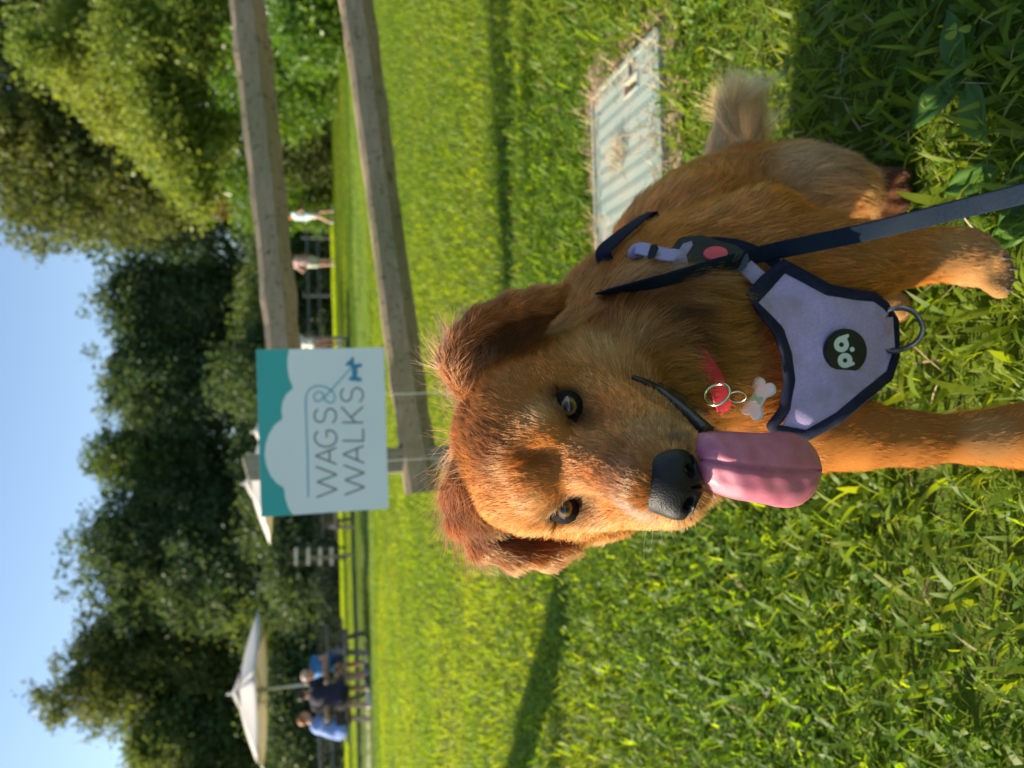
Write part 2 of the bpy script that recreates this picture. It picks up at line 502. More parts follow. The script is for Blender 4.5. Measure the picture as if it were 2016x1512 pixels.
def grow_clover():
    r = np.random.default_rng(9)
    P = scatter(10000, .50, 3.4, .66, .35, 12, 1.5)
    den = .5 + .9 * vnoise(P, 90, 1.6) + .25 * (P[:, 0] < 0)
    P = P[(r.random(len(P)) < np.clip(den, .06, 1)) & clear_cover(P, .05) & clear_dog(P)]
    n = len(P)
    h = r.uniform(.018, .055, n)
    lean = r.normal(size=(n, 2)) * .35
    top = P + np.stack([lean[:, 0] * h, lean[:, 1] * h, h], 1)
    size = r.uniform(.007, .0145, n)
    # leaflet outline: heart-ended oval, 7 points and a dipped centre
    a = np.array([(0, 0), (.42, .34), (.86, .46), (1.06, .26), (.97, 0), (1.06, -.26), (.86, -.46), (.42, -.34)])
    Vs, Fs, ts = [], [], []
    base_az = r.uniform(0, 2 * np.pi, n)
    N0 = np.stack([r.normal(size=n) * .38, r.normal(size=n) * .38, np.ones(n)], 1); N0 /= np.linalg.norm(N0, axis=1)[:, None]
    cnt = 0
    for k in range(3):
        az = base_az + k * 2.094 + r.normal(size=n) * .12
        d = np.stack([np.cos(az), np.sin(az), 0 * az], 1); d -= N0 * (d * N0).sum(1)[:, None]; d /= np.linalg.norm(d, axis=1)[:, None]
        s = np.cross(N0, d)
        droop = r.uniform(-.35, .5, n)
        pts = top[:, None, :] + size[:, None, None] * (a[None, :, 0, None] * d[:, None, :] + a[None, :, 1, None] * s[:, None, :]
              + (-(droop[:, None] * a[None, :, 0] ** 2) + .38 * np.abs(a[None, :, 1]))[:, :, None] * N0[:, None, :])
        Vs.append(pts.reshape(-1, 3))
        o = cnt + (np.arange(n) * 8)[:, None]
        Fs.append(np.concatenate([o + np.array([0, 1, 2, 3]), o + np.array([0, 3, 4, 5])]) if False else np.concatenate([o + np.array([0, 1, 2, 4]), o + np.array([0, 4, 6, 7])]))
        Fs.append(np.concatenate([o + np.array([2, 3, 4]), o + np.array([4, 5, 6])]))
        cnt += n * 8
        ts.append(np.repeat(np.clip(.58 + .3 * r.normal(size=n), 0, 1), 8))
    V = np.concatenate(Vs)
    f4 = np.concatenate([f for f in Fs if f.shape[1] == 4]); f3 = np.concatenate([f for f in Fs if f.shape[1] == 3])
    sV, sF, nv = blades(n, P, h * 1.05, np.full(n, .0016), .12, 2, 15, .1)
    V2, F2 = join_parts([(V, [f3, f4]), (sV, sF)])
    return V2, F2, np.concatenate(ts + [np.repeat(np.full(n, .3), nv)])

# ------------------------------------------------------------------ service cover
m_cov, nt, b = new_mat('cover_plastic')
nA, nB = noise_node(nt, 7, 6, .65), noise_node(nt, 60, 4)
c = mix_rgb(nt, ramp(nt, nB, .3, .7), (.20, .265, .225), (.27, .335, .285))
nt.links.new(mix_rgb(nt, ramp(nt, nA, .48, .68), c, (.46, .38, .28)), b.inputs['Base Color'])
b.inputs['Roughness'].default_value = .55
bump(nt, b, nB, .25, .002)
m_dirt = mat_noise('dry_earth', (.30, .21, .14), (.42, .31, .22), .95, 40, .8, 120, bump_d=.01)
m_pit = plain_dark = mat_noise('slot_dark', (.015, .012, .010), (.03, .025, .02), .9, 40)
cover = empty('service_cover', ((MH_X0 + MH_X1) / 2, (MH_Y0 + MH_Y1) / 2, 0))
setp(cover, 'pale green plastic service cover with herringbone ribs set into the lawn behind the dog', 'service cover')
CZ = .020
bm = bmesh.new()
# slots: one by the right edge, one left of it running away from the viewer
slots = [(.765, .80, 1.775, 1.800), (.676, .696, 1.742, 1.838)]
slots = [(gpx(1243, 128, CZ), .050, .024), (gpx(1243, 168, CZ), .026, .075)]
xs = sorted({MH_X0, MH_X1} | {s[0][0] + k * s[1] / 2 for s in slots for k in (-1, 1)})
ys = sorted({MH_Y0, MH_Y1} | {s[0][1] + k * s[2] / 2 for s in slots for k in (-1, 1)})
for i in range(len(xs) - 1):
    for j in range(len(ys) - 1):
        mx, my = (xs[i] + xs[i + 1]) / 2, (ys[j] + ys[j + 1]) / 2
        if any(abs(mx - s[0][0]) < s[1] / 2 and abs(my - s[0][1]) < s[2] / 2 for s in slots): continue
        bm_box(bm, (mx, my, CZ / 2 + .001), (xs[i + 1] - xs[i], ys[j + 1] - ys[j], CZ - .002))
bmesh.ops.remove_doubles(bm, verts=bm.verts, dist=.0002)
inner = [f for f in bm.faces]
seen = {}
for f in bm.faces:
    k = tuple(round(v, 4) for v in f.calc_center_median())
    seen.setdefault(k, []).append(f)
bmesh.ops.delete(bm, geom=[f for fs in seen.values() if len(fs) > 1 for f in fs], context='FACES')
link('lid', bm_mesh('lid', bm), m_cov, cover)
for s in slots:
    bm = bmesh.new(); bm_box(bm, (s[0][0], s[0][1], -.001), (s[1] + .01, s[2] + .01, .008)); link('slot', bm_mesh('slot', bm), m_pit, cover)
    bm = bmesh.new()
    for sx in (-1, 1): bm_box(bm, (s[0][0] + sx * (s[1] / 2 + .004), s[0][1], CZ + .0015), (.007, s[2] + .015, .004), None, .001)
    for sy in (-1, 1): bm_box(bm, (s[0][0], s[0][1] + sy * (s[2] / 2 + .004), CZ + .0012), (s[1] + .002, .007, .0035), None, .001)
    link('slot_rim', bm_mesh('slot_rim', bm), m_cov, cover)
# frame rim round the lid
bm = bmesh.new()
for (a, bq) in (((MH_X0 - .012, MH_Y1 + .010, .012), (MH_X1 + .012, MH_Y1 + .010, .012)), ((MH_X1 + .010, MH_Y0 - .012, .012), (MH_X1 + .010, MH_Y1 + .012, .011)), ((MH_X0 - .012, MH_Y0 - .010, .010), (MH_X1 + .012, MH_Y0 - .010, .010))):
    beam(bm, a, bq, .016, .026, bevel=.003)
link('rim', bm_mesh('rim', bm), m_cov, cover)
# herringbone: rows of slanted raised bars, each row one rib strip
bar_me = None
pitch, rowh = .0205, .0180
nrow = int((MH_Y1 - MH_Y0 - .03) / rowh); ncol = int((MH_X1 - MH_X0 - .03) / pitch)
bars = []
for i in range(ncol):
    for j in range(nrow):
        x, y = MH_X0 + .022 + i * pitch, MH_Y0 + .022 + j * rowh
        if any(abs(x - s[0][0]) < s[1] / 2 + .018 and abs(y - s[0][1]) < s[2] / 2 + .018 for s in slots): continue
        if x < .47 and y > 1.965: continue          # plain label field
        bars.append((x, y, 1 if i % 2 == 0 else -1))
bar_meshes = {}
for sg in (1, -1):
    bm = bmesh.new()
    w2, h2 = pitch / 2, .0068
    sh = sg * .0066
    for z, ins in ((0, 0), ):
        v0 = [bm.verts.new((-w2, -h2 - sh, 0)), bm.verts.new((w2, -h2 + sh, 0)), bm.verts.new((w2, h2 + sh, 0)), bm.verts.new((-w2, h2 - sh, 0))]
        v1 = [bm.verts.new((-w2 + .002, -h2 + .005 - sh, .0018)), bm.verts.new((w2 - .002, -h2 + .005 + sh, .0018)), bm.verts.new((w2 - .002, h2 - .002 + sh, .0018)), bm.verts.new((-w2 + .002, h2 - .002 - sh, .0018))]
    bm.faces.new(v1)
    for k in range(4): bm.faces.new((v0[k], v0[(k + 1) % 4], v1[(k + 1) % 4], v1[k]))
    me = bm_mesh('rib', bm); me.materials.append(m_cov); bar_meshes[sg] = me
vis = sorted(bars, key=lambda q: (abs(q[0] - .62) + abs(q[1] - 1.85)))
for (x, y, sg) in vis[:300]:
    o = bpy.data.objects.new('rib', bar_meshes[sg]); COL.objects.link(o); o.parent = cover
    o.matrix_parent_inverse = cover.matrix_basis.inverted(); o.location = (x, y, CZ - .0004)
rest = vis[300:]
if rest:
    parts = []
    for (x, y, sg) in rest:
        me = bar_meshes[sg]; V = np.array([v.co[:] for v in me.vertices]) + np.array([x, y, CZ - .0004])
        parts.append((V, [np.array([p.vertices[:] for p in me.polygons])]))
    V, F = join_parts(parts)
    o = link('ribs', mesh_from('ribs', V, F, False), m_cov, cover); o['kind'] = 'stuff'
# bare earth round the cover
th = np.linspace(0, 2 * np.pi, 60, endpoint=False)
V = [(.49, 1.84, .006)] ; rr_ = np.random.default_rng(3)
for t in th:
    c_, s_ = math.cos(t), math.sin(t)
    V.append((.49 + (.44 + .05 * rr_.random()) * np.sign(c_) * abs(c_) ** .35, 1.845 + (.275 + .05 * rr_.random()) * np.sign(s_) * abs(s_) ** .35, .004))
F = np.array([[0, k + 1, (k + 1) % 60 + 1] for k in range(60)])
setp(link('bare_earth', mesh_from('bare_earth', V, F), m_dirt), kind='structure')

# ------------------------------------------------------------------ fences
def woodmat(name, c1, c2, algae, ax='X'):
    m, nt, b = new_mat(name)
    st = {'X': (1.2, 26, 26), 'Z': (26, 26, 1.2), 'Y': (26, 1.2, 26)}[ax]
    g1 = noise_node(nt, 3.0, 8, .7, stretch=st); g2 = noise_node(nt, 2.2, 4); g3 = noise_node(nt, 40, 5)
    c = mix_rgb(nt, ramp(nt, g1, .3, .7), c1, c2)
    c = mix_rgb(nt, ramp(nt, g2, .45, .75), c, algae)
    c = mix_rgb(nt, ramp(nt, g3, .56, .74), c, (.07, .055, .035))
    nt.links.new(c, b.inputs['Base Color']); b.inputs['Roughness'].default_value = .85; b.inputs['Specular IOR Level'].default_value = .2
    bump(nt, b, g1, .6, .006)
    return m
m_rail = woodmat('weathered_rail', (.25, .18, .11), (.42, .335, .225), (.21, .20, .095))
m_post = woodmat('weathered_post', (.22, .19, .14), (.34, .30, .23), (.18, .20, .10), 'Z')
def rail(name, a, b, parent, seed=0):
    """hewn rail: upright front face over a chamfer that turns under"""
    prof = np.array([(.044, .050), (-.038, .056), (-.050, .040), (-.054, -.014), (-.020, -.056), (.036, -.050), (.048, -.030)]) * 1.3
    a, b = np.asarray(a, float), np.asarray(b, float)
    d = unit(b - a); s = unit(np.cross((0, 0, 1), d)); u = np.cross(d, s)
    n = 28; r = np.random.default_rng(seed)
    V = []
    for i in range(n):
        t = i / (n - 1); wob = 1 + .05 * math.sin(t * 9 + seed) + .03 * r.normal()
        c = a + (b - a) * t + u * .006 * math.sin(t * 5 + seed)
        V += [c + s * (p[0] * wob) + u * (p[1] * wob + .0015 * r.normal()) for p in prof]
    k = len(prof); V = np.array(V); ix = np.arange(n * k).reshape(n, k)
    q = np.stack([ix[:-1], np.roll(ix[:-1], -1, 1), np.roll(ix[1:], -1, 1), ix[1:]], -1).reshape(-1, 4)
    me = mesh_from(name, V, q, False)
    bm = bmesh.new(); bm.from_mesh(me)
    bmesh.ops.holes_fill(bm, edges=[e for e in bm.edges if e.is_boundary], sides=0)
    return link(name, bm_mesh(name, bm), m_rail, parent)
def post(name, x, y, h, w, parent, m=None):
    bm = bmesh.new(); bm_box(bm, (x, y, h / 2 - .05), (w, w, h + .1), None, .008)
    for v in bm.verts:
        if v.co.z > h - .03: v.co.z += .012 * math.sin(v.co.x * 40)
    return link(name, bm_mesh(name, bm), m or m_post, parent)
fence = empty('rail_fence', (-.30, 3.22, 0))
setp(fence, 'weathered grey two-rail timber fence behind the white sign', 'fence')
FY = 3.22
_pt = at_y(483, 925, FY)
post('post', at_y(800, 905, FY)[0], FY + .01, _pt[2], .10, fence)
rl0, rl1 = at_y(835, 968, FY), at_y(697, 0, FY + .27)
ru0, ru1 = at_y(588, 945, FY), at_y(485, 0, FY + .27)
ext = 1.38
post('post', (rl0 + (rl1 - rl0) * 1.34)[0], (rl0 + (rl1 - rl0) * 1.34)[1] + .01, 1.25, .10, fence)
rail('rail', rl0, rl0 + (rl1 - rl0) * ext, fence, 1)
rail('rail', ru0, ru0 + (ru1 - ru0) * ext, fence, 2)
# unseen fence wing, added left of the view so its top rail shadows the lawn
wing = empty('rail_fence', (-2.4, 2.75, 0))
setp(wing, 'unseen timber fence wing added to cast its rail shadow across the lawn', 'fence')
post('post', -2.42, 2.765, 1.02, .10, wing)
post('post', -4.15, 4.16, 1.02, .10, wing)
rail('rail', (-2.32, 2.69, .90), (-4.25, 4.24, .90), wing, 3)
rail('rail', (-2.32, 2.69, .44), (-4.25, 4.24, .44), wing, 4)

# ------------------------------------------------------------------ yard sign
SX0, SX1, SZ0, SZ1, SY = -.446, .149, .553, 1.002, 2.88
sign = empty('yard_sign', ((SX0 + SX1) / 2, SY, 0))
setp(sign, 'white and teal yard sign reading WAGS & WALKS on wire legs before the fence', 'sign')
m_board = mat_noise('sign_board', (.74, .80, .80), (.78, .83, .83), .35, 3, spec=.4)
m_teal = mat_noise('sign_teal', (.030, .37, .36), (.036, .40, .385), .35, 3, spec=.4)
m_ink = plain_ = mat_noise('sign_grey_ink', (.10, .115, .12), (.13, .145, .15), .45, 10)
m_blue = mat_noise('sign_blue_ink', (.06, .33, .46), (.08, .37, .50), .45, 10)
m_blue2 = mat_noise('sign_dark_blue_ink', (.02, .22, .38), (.03, .25, .42), .45, 10)
bm = bmesh.new(); bm_box(bm, ((SX0 + SX1) / 2, SY, (SZ0 + SZ1) / 2), (SX1 - SX0, .004, SZ1 - SZ0))
board = link('board', bm_mesh('board', bm), m_board, sign)
_src = [(135, 350), (769, 338), (798, 1137), (167, 1181)]        # corners as read off the photograph
_dst = [(SX1, SZ1), (SX1, SZ0), (SX0, SZ0), (SX0, SZ1)]
_A = []
for (x, y), (X, Y) in zip(_src, _dst):
    _A += [[x, y, 1, 0, 0, 0, -X * x, -X * y, -X], [0, 0, 0, x, y, 1, -Y * x, -Y * y, -Y]]
_H = np.linalg.svd(np.array(_A, float))[2][-1].reshape(3, 3)
def sg(x, y):
    q = _H @ np.array([x, y, 1.0]); return q[0] / q[2], q[1] / q[2]
def flat(name, polys, off, material, parent=None):
    bm = bmesh.new()
    for poly in polys:
        vs = [bm.verts.new((X, SY - .002 - off, Z)) for X, Z in poly]
        f = bm.faces.new(vs)
        f.normal_update()
        if f.normal.y > 0: f.normal_flip()
    if any(len(f.verts) > 4 for f in bm.faces): bmesh.ops.triangulate(bm, faces=bm.faces[:])
    me = bpy.data.meshes.new(name); bm.to_mesh(me); bm.free()
    return link(name, me, material, parent or board)
cloud = [(325, 1170), (304, 1140), (286, 1090), (278, 1036), (240, 1010), (212, 975), (190, 925), (181, 870), (186, 820), (202, 770), (228, 725), (268, 694), (263, 650), (268, 610), (286, 572), (320, 541), (300, 490), (291, 440), (290, 395), (298, 347)]
cl_ = [(float(np.clip(X, SX0 + .0005, SX1 - .0005)), Z) for X, Z in (sg(*p) for p in cloud)]
flat('teal_band', [[(SX0 + .0005, SZ1 - .0005)] + cl_ + [(SX1 - .0005, SZ1 - .0005)]], .0005, m_teal)
def stroke(pts, w, closed=False):
    """flat ribbon along a polyline given in photo coordinates -> quads"""
    P = np.array([sg(*p) for p in pts]); n = len(P)
    T = np.gradient(P, axis=0); T /= np.linalg.norm(T, axis=1)[:, None]
    N = np.stack([-T[:, 1], T[:, 0]], 1) * w / 2
    return [[tuple(P[i] - N[i]), tuple(P[i + 1] - N[i + 1]), tuple(P[i + 1] + N[i + 1]), tuple(P[i] + N[i])] for i in range(n - 1)]
def arc(cx_, cy_, rx, ry, a0, a1, n=18):
    return [(cx_ + rx * math.cos(math.radians(a0 + (a1 - a0) * i / n)), cy_ + ry * math.sin(math.radians(a0 + (a1 - a0) * i / n))) for i in range(n + 1)]
GLYPH = {   # strokes in letter space: x to the right 0..1, y up 0..1
    'W': [[(0, 1), (.26, 0)], [(.26, 0), (.5, .95)], [(.5, .95), (.74, 0)], [(.74, 0), (1, 1)]],
    'A': [[(0, 0), (.5, 1)], [(.5, 1), (1, 0)], [(.18, .33), (.82, .33)]],
    'G': [arc(.53, .5, .53, .52, 42, 322, 26) + [(.97, .44)], [(.99, .45), (.56, .45)]],
    'S': [[(.93, .85)] + arc(.5, .76, .42, .25, 40, 250, 14) + arc(.5, .25, .46, .26, 75, -150, 16) + [(.02, .16)]],
    'L': [[(.06, 1), (.06, 0)], [(.0, .02), (1, .02)]],
    'K': [[(.06, 1), (.06, 0)], [(.98, 1), (.06, .36)], [(.34, .58), (1, 0)]],
}
def word(txt, spans, top, base):
    for ch, (ya, yb) in zip(txt, spans):
        q, k = [], 0
        for st in GLYPH[ch]:
            pts = []
            for gx_, gy_ in st:
                y = ya + (yb - ya) * gx_; f = (1082 - y) / 550
                pts.append(((base[0] + (base[1] - base[0]) * f) + ((top[0] + (top[1] - top[0]) * f) - (base[0] + (base[1] - base[0]) * f)) * gy_, y))
            flat('letter_stroke', stroke(pts, .0058), .0006 + .00012 * k, m_ink); k += 1
word('WAGS', [(1082, 930), (918, 836), (832, 748), (716, 640)], (440, 424), (543, 530))
word('WALKS', [(1070, 922), (912, 826), (806, 742), (716, 632), (612, 536)], (580, 556), (680, 665))
flat('blue_line', stroke(spline([(400, 1083), (395, 900), (388, 720), (384, 620), (386, 580), (400, 550), (425, 534), (455, 530), (490, 540), (515, 558), (528, 585), (520, 608), (500, 612), (480, 600), (468, 570), (450, 560), (430, 568), (424, 585), (432, 603), (452, 604), (470, 590), (500, 560), (550, 505), (608, 440)], 120), .0046), .0014, m_blue)
# the little blue terrier at the end of the line
terr = [(612, 384), (604, 398), (576, 424), (590, 430), (604, 430), (612, 446), (612, 480), (596, 492), (594, 500), (604, 500), (612, 506), (620, 504), (658, 508), (662, 496), (656, 490), (638, 486), (638, 440), (662, 432), (660, 420), (652, 418), (630, 424), (622, 416), (620, 402), (622, 392)]
flat('terrier_emblem', [[sg(*p) for p in terr]], .0018, m_blue2)
m_wire = mat_noise('galvanised_wire', (.45, .45, .44), (.60, .60, .58), .35, 100, metallic=.8)
for Yp in (775, 905):
    x = at_y(800, Yp, SY)[0]
    V, F = sweep(np.array([(x, SY + .006, SZ0 + .12), (x, SY + .006, SZ0), (x, SY + .006, .25), (x, SY + .006, -.1)]), .0024, 8)
    link('wire_leg', mesh_from('wire_leg', V, F), m_wire, sign)
V, F = sweep(np.array([(at_y(800, 775, SY)[0], SY + .006, SZ0 - .03), (at_y(800, 905, SY)[0], SY + .006, SZ0 - .03)]), .0022, 8)
# ------------------------------------------------------------------ trees
m_bark = mat_noise('bark', (.055, .042, .030), (.11, .085, .06), .9, 6, .8, 14, stretch=(1, 1, .15), bump_d=.03)
LEAF = {
    'dark':   leafmat('leaf_dark', ((.050, .098, .046), (.090, .140, .056)), ((.09, .16, .034), (.20, .26, .045)), .34, .5, .25),
    'mid':    leafmat('leaf_mid', ((.058, .115, .040), (.105, .160, .050)), ((.13, .22, .030), (.28, .35, .04)), .36, .5, .25),
    'olive':  leafmat('leaf_olive', ((.070, .098, .032), (.120, .145, .042)), ((.15, .20, .028), (.30, .33, .045)), .36, .5, .25),
    'yellow': leafmat('leaf_yellow_green', ((.125, .185, .034), (.225, .27, .050)), ((.25, .36, .03), (.46, .51, .05)), .42, .45, .3),
    'fresh':  leafmat('leaf_fresh', ((.070, .150, .020), (.12, .20, .028)), ((.15, .32, .014), (.30, .46, .02)), .42, .35, .5),
    'rust':   leafmat('leaf_rust', ((.17, .12, .025), (.26, .14, .035)), ((.30, .20, .025), (.40, .20, .03)), .40, .5, .25),
}
def leaves(centres, sig, per, size, r, flatten=.8):
    n = len(centres) * per
    c = np.repeat(centres, per, 0)
    P = c + r.normal(size=(n, 3)) * sig * np.array([1, 1, flatten])
    N = r.normal(size=(n, 3)) + np.array([0, 0, .8]); N /= np.linalg.norm(N, axis=1)[:, None]
    A = np.cross(N, r.normal(size=(n, 3))); A /= np.linalg.norm(A, axis=1)[:, None]; B = np.cross(N, A)
    s = (size * r.uniform(.6, 1.35, n))[:, None]
    V = np.stack([P - A * s, P + B * s * .5, P + A * s, P - B * s * .5], 1).reshape(-1, 3)
    F = np.arange(n * 4).reshape(n, 4)
    return V, F, n
def tree(name, label, base, height, blobs, kind, seed, clumps=700, per=46, size=.135, sig=.32, trunk=.28, group='trees along the far edge of the lawn', fill=.5, cat='tree', fork=5):
    """blobs: (dx, dy, z, rx, ry, rz) ellipsoids that make up the crown"""
    r = np.random.default_rng(seed)
    base = np.asarray(base, float)
    root = setp(empty(name, base), label, cat, group)
    vol = np.array([b[3] * b[4] * b[5] for b in blobs]) ** (2 / 3); cnt = np.maximum(8, (clumps * 1.45 * vol / vol.sum()).astype(int))
    C = []
    for b, c in zip(blobs, cnt):
        d = r.normal(size=(c, 3)); d /= np.linalg.norm(d, axis=1)[:, None]
        rad = r.random(c) ** fill
        rad *= 1 + .24 * vnoise(d, seed % 50 + 1, 1.7) + .04 * r.normal(size=c)
        C.append(base + np.array(b[:3]) + d * rad[:, None] * np.array(b[3:]))
    C = np.concatenate(C); C = C[C[:, 2] > .15]
    V, F, n = leaves(C, sig, per, size, r)
    V[:, 2] = np.maximum(V[:, 2], .02)
    t = np.repeat(np.clip(.5 + .42 * vnoise(C, seed % 40 + 3, .55), 0, 1), per)[:n] + r.normal(size=n) * .16
    tinted('crown', V, F, np.repeat(np.clip(t, 0, 1), 4), LEAF[kind], root)
    parts = []
    top = np.mean([np.array(b[:3]) for b in blobs], 0)
    tp = spline([base + (0, 0, -.2), base + top * np.array([.2, .2, .3]), base + top * np.array([.5, .5, .62]), base + top], 14)
    parts.append(sweep(tp, np.linspace(trunk, trunk * .3, 14), 9))
    for k in range(fork):
        s0 = tp[r.integers(3, 10)]; e = C[r.integers(len(C))]
        parts.append(sweep(spline([s0, (s0 + e) / 2 + (0, 0, .3), e], 8), np.linspace(trunk * .4, trunk * .06, 8), 6))
    Vt, Ft = join_parts(parts)
    link('trunk', mesh_from('trunk', Vt, Ft), m_bark, root)
    return root
def ground_at(Y, wy):   # a spot on the lawn under picture column Y at distance wy
    p = at_y(650, Y, wy); return np.array([p[0], wy, 0.0])
def rise(X, Y, wy): return at_y(X, Y, wy)[2]
def crown_tree(name, label, apexX, Yc, wy, half_px, kind, seed, low=2.5, lobes=5, **kw):
    """a broad tree whose top stands at (apexX, Yc) and whose crown is half_px wide to each side"""
    b = ground_at(Yc, wy); h = rise(apexX, Yc, wy) * .94; R = half_px * wy / FPX
    r = np.random.default_rng(seed + 100)
    bl = [(0, 0, (h + low) / 2, R * .78, R * .75, (h - low) / 2), (R * .25, 0, low + (h - low) * .72, R * .6, R * .6, (h - low) * .26), (-R * .28, 0, low + (h - low) * .70, R * .58, R * .6, (h - low) * .25)]
    for k in range(lobes):
        a = k / lobes * 6.283 + r.uniform(-.3, .3)
        z = low + (h - low) * r.uniform(.30, .76)
        bl.append((math.cos(a) * R * .5, math.sin(a) * R * .5, z, R * r.uniform(.42, .6), R * r.uniform(.42, .6), (h - low) * r.uniform(.2, .32)))
    return tree(name, label, b, h, bl, kind, seed, **kw)
if True:
    crown_tree('broadleaf_tree', 'olive tree at the far left with a ragged low crown against the sky', 285, 1500, 44, 120, 'olive', 1, clumps=620)
    crown_tree('broadleaf_tree', 'tallest left-hand tree with a feathery pointed top above the cream parasol', 62, 1265, 46, 120, 'olive', 2, clumps=800)
    crown_tree('broadleaf_tree', 'broad olive tree just left of the tall feathery one', 190, 1405, 45, 90, 'mid', 12, clumps=560)
    crown_tree('broadleaf_tree', 'wide round dark tree standing left of the white sign', 112, 1070, 44, 150, 'dark', 3, clumps=950)
    crown_tree('broadleaf_tree', 'dark tree with sky showing through its top straight above the sign', 118, 890, 46, 90, 'mid', 4, clumps=520)
    crown_tree('broadleaf_tree', 'rounded dark tree behind the right end of the sign', 160, 745, 43, 95, 'dark', 5, clumps=620)
    crown_tree('broadleaf_tree', 'dark tree with a bright left edge above the walkers', 148, 600, 43, 95, 'dark', 6, clumps=620)
    crown_tree('broadleaf_tree', 'tall dark tree rising out of the picture behind the yellow-green tree', -130, 330, 40, 190, 'olive', 7, clumps=1300, low=4.5)
    crown_tree('broadleaf_tree', 'second tall dark tree at the upper right edge behind the yellow-green tree', -190, 60, 38, 170, 'dark', 8, clumps=900, low=3.0)
    # yellow-green tree: a leaning stack of drooping sprays
    b8 = ground_at(95, 25.0)
    bl = []
    r8 = np.random.default_rng(88)
    for X_, Y_, rad in ((75, 95, 55), (130, 120, 70), (190, 150, 85), (190, 40, 90), (250, 200, 85), (280, 90, 110), (320, 270, 75), (340, 160, 90), (370, 330, 60), (400, 60, 110), (410, 240, 75), (300, -60, 120), (400, -80, 120), (395, 390, 40), (330, 330, 45)):
        p = at_y(X_, Y_, 25.0 + r8.uniform(-1.5, 1.5)); R = rad * 25 / FPX
        bl.append((p[0] - b8[0], p[1] - b8[1], p[2], R, R, R * .7))
    tree('willow_tree', 'large yellow-green tree in full sun at the upper right', b8, 9, bl, 'yellow', 8, clumps=1500, per=40, size=.085, sig=.24, trunk=.25, fill=.6, fork=9)
    bl = []; b9 = ground_at(360, 29.6)
    for X_, Y_, rad in ((375, 350, 26), (400, 372, 22), (430, 392, 16)):
        p = at_y(X_, Y_, 29.6); R = rad * 29.6 / FPX; bl.append((p[0] - b9[0], 0, p[2], R, R, R * .8))
    tree('rust_shrub', 'small tree with rusty orange leaf tips below the yellow-green tree', b9, 4, bl, 'rust', 9, clumps=70, per=36, size=.085, sig=.25, trunk=.1, group='shrubs along the lawn', cat='shrub')
    for (Y_, wy, X_, hp, kind, sd, lab) in ((150, 21, 440, 120, 'fresh', 21, 'glossy green shrub hanging over the top rail of the fence'),
                                       (40, 17, 545, 95, 'fresh', 22, 'bright green bush at the right edge between the two rails'),
                                       (290, 28, 545, 95, 'olive', 23, 'shady shrub with a dark hollow under it right of the walkers'),
                                       (380, 29, 425, 85, 'fresh', 26, 'green shrub beneath the rusty leaf tips'),
                                       (395, 30, 585, 45, 'mid', 24, 'low green bush where the red lead ends'),
                                       (-120, 18, 470, 130, 'fresh', 25, 'large leafy shrub past the right edge of the picture')):
        b = ground_at(Y_, wy); h = rise(X_, Y_, wy); R = hp * wy / FPX
        bl = [(0, 0, h * .55, R * .8, R * .8, h * .45), (-R * .45, 0, h * .4, R * .5, R * .5, h * .4), (R * .45, .2, h * .45, R * .5, R * .5, h * .42), (0, -R * .3, h * .3, R * .6, R * .5, h * .3)]
        tree('shrub', lab, b, h, bl, kind, sd, clumps=420, per=32, size=.075, sig=.2, trunk=.07, group='shrubs along the lawn', cat='shrub')
    # undergrowth along the wood's edge
    labs = ['dark undergrowth bush at the far left behind the parasol', 'dark bush behind the seated people', 'dark bush with a pale top left of the slatted rack', 'dark bush directly behind the slatted rack',
            'dark bush left of the sign, behind the bench', 'dark bush hidden mostly by the sign', 'dark bush behind the sign\'s right edge', 'dark bush behind the pink-topped walker', 'dark bush behind the walker in pale blue']
    for k, Y_ in enumerate((1490, 1370, 1240, 1130, 1010, 890, 730, 590, 470)):
        wy = 37 + (k % 3) * 1.2
        b = ground_at(Y_, wy); hh = (3.6, 4.4, 5.0, 3.4, 4.6, 5.0, 5.2, 4.8, 4.4)[k]; R = 2.1 + .3 * (k % 2)
        bl = [(0, 0, hh * .5, R, R * .8, hh * .5), (-R * .6, .3, hh * .4, R * .6, R * .6, hh * .4), (R * .6, -.2, hh * .42, R * .6, R * .6, hh * .4)]
        tree('undergrowth_bush', labs[k], b, hh, bl, ('dark', 'mid')[k % 5 == 2], 40 + k, clumps=330, per=30, size=.12, sig=.34, trunk=.08, group='dark bushes at the foot of the trees', cat='bush', fork=3)
    # the wood behind: one dark mass
    r = np.random.default_rng(70)
    n = 3200
    C = np.stack([r.uniform(-46, 34, n), r.uniform(50, 60, n), np.zeros(n)], 1)
    C[:, 2] = r.uniform(.2, 1, n) ** .8 * (10.8 + 1.6 * vnoise(C * np.array([1, 0, 0]), 5, .16) + np.where(C[:, 0] > 8, 3.5, 0))
    V, F, n = leaves(C, .75, 26, .24, r)
    setp(tinted('far_wood', V, F, np.repeat(r.random(n) * .5, 4), LEAF['dark']), 'dark mass of woodland behind the trees', 'woodland', kind='stuff')

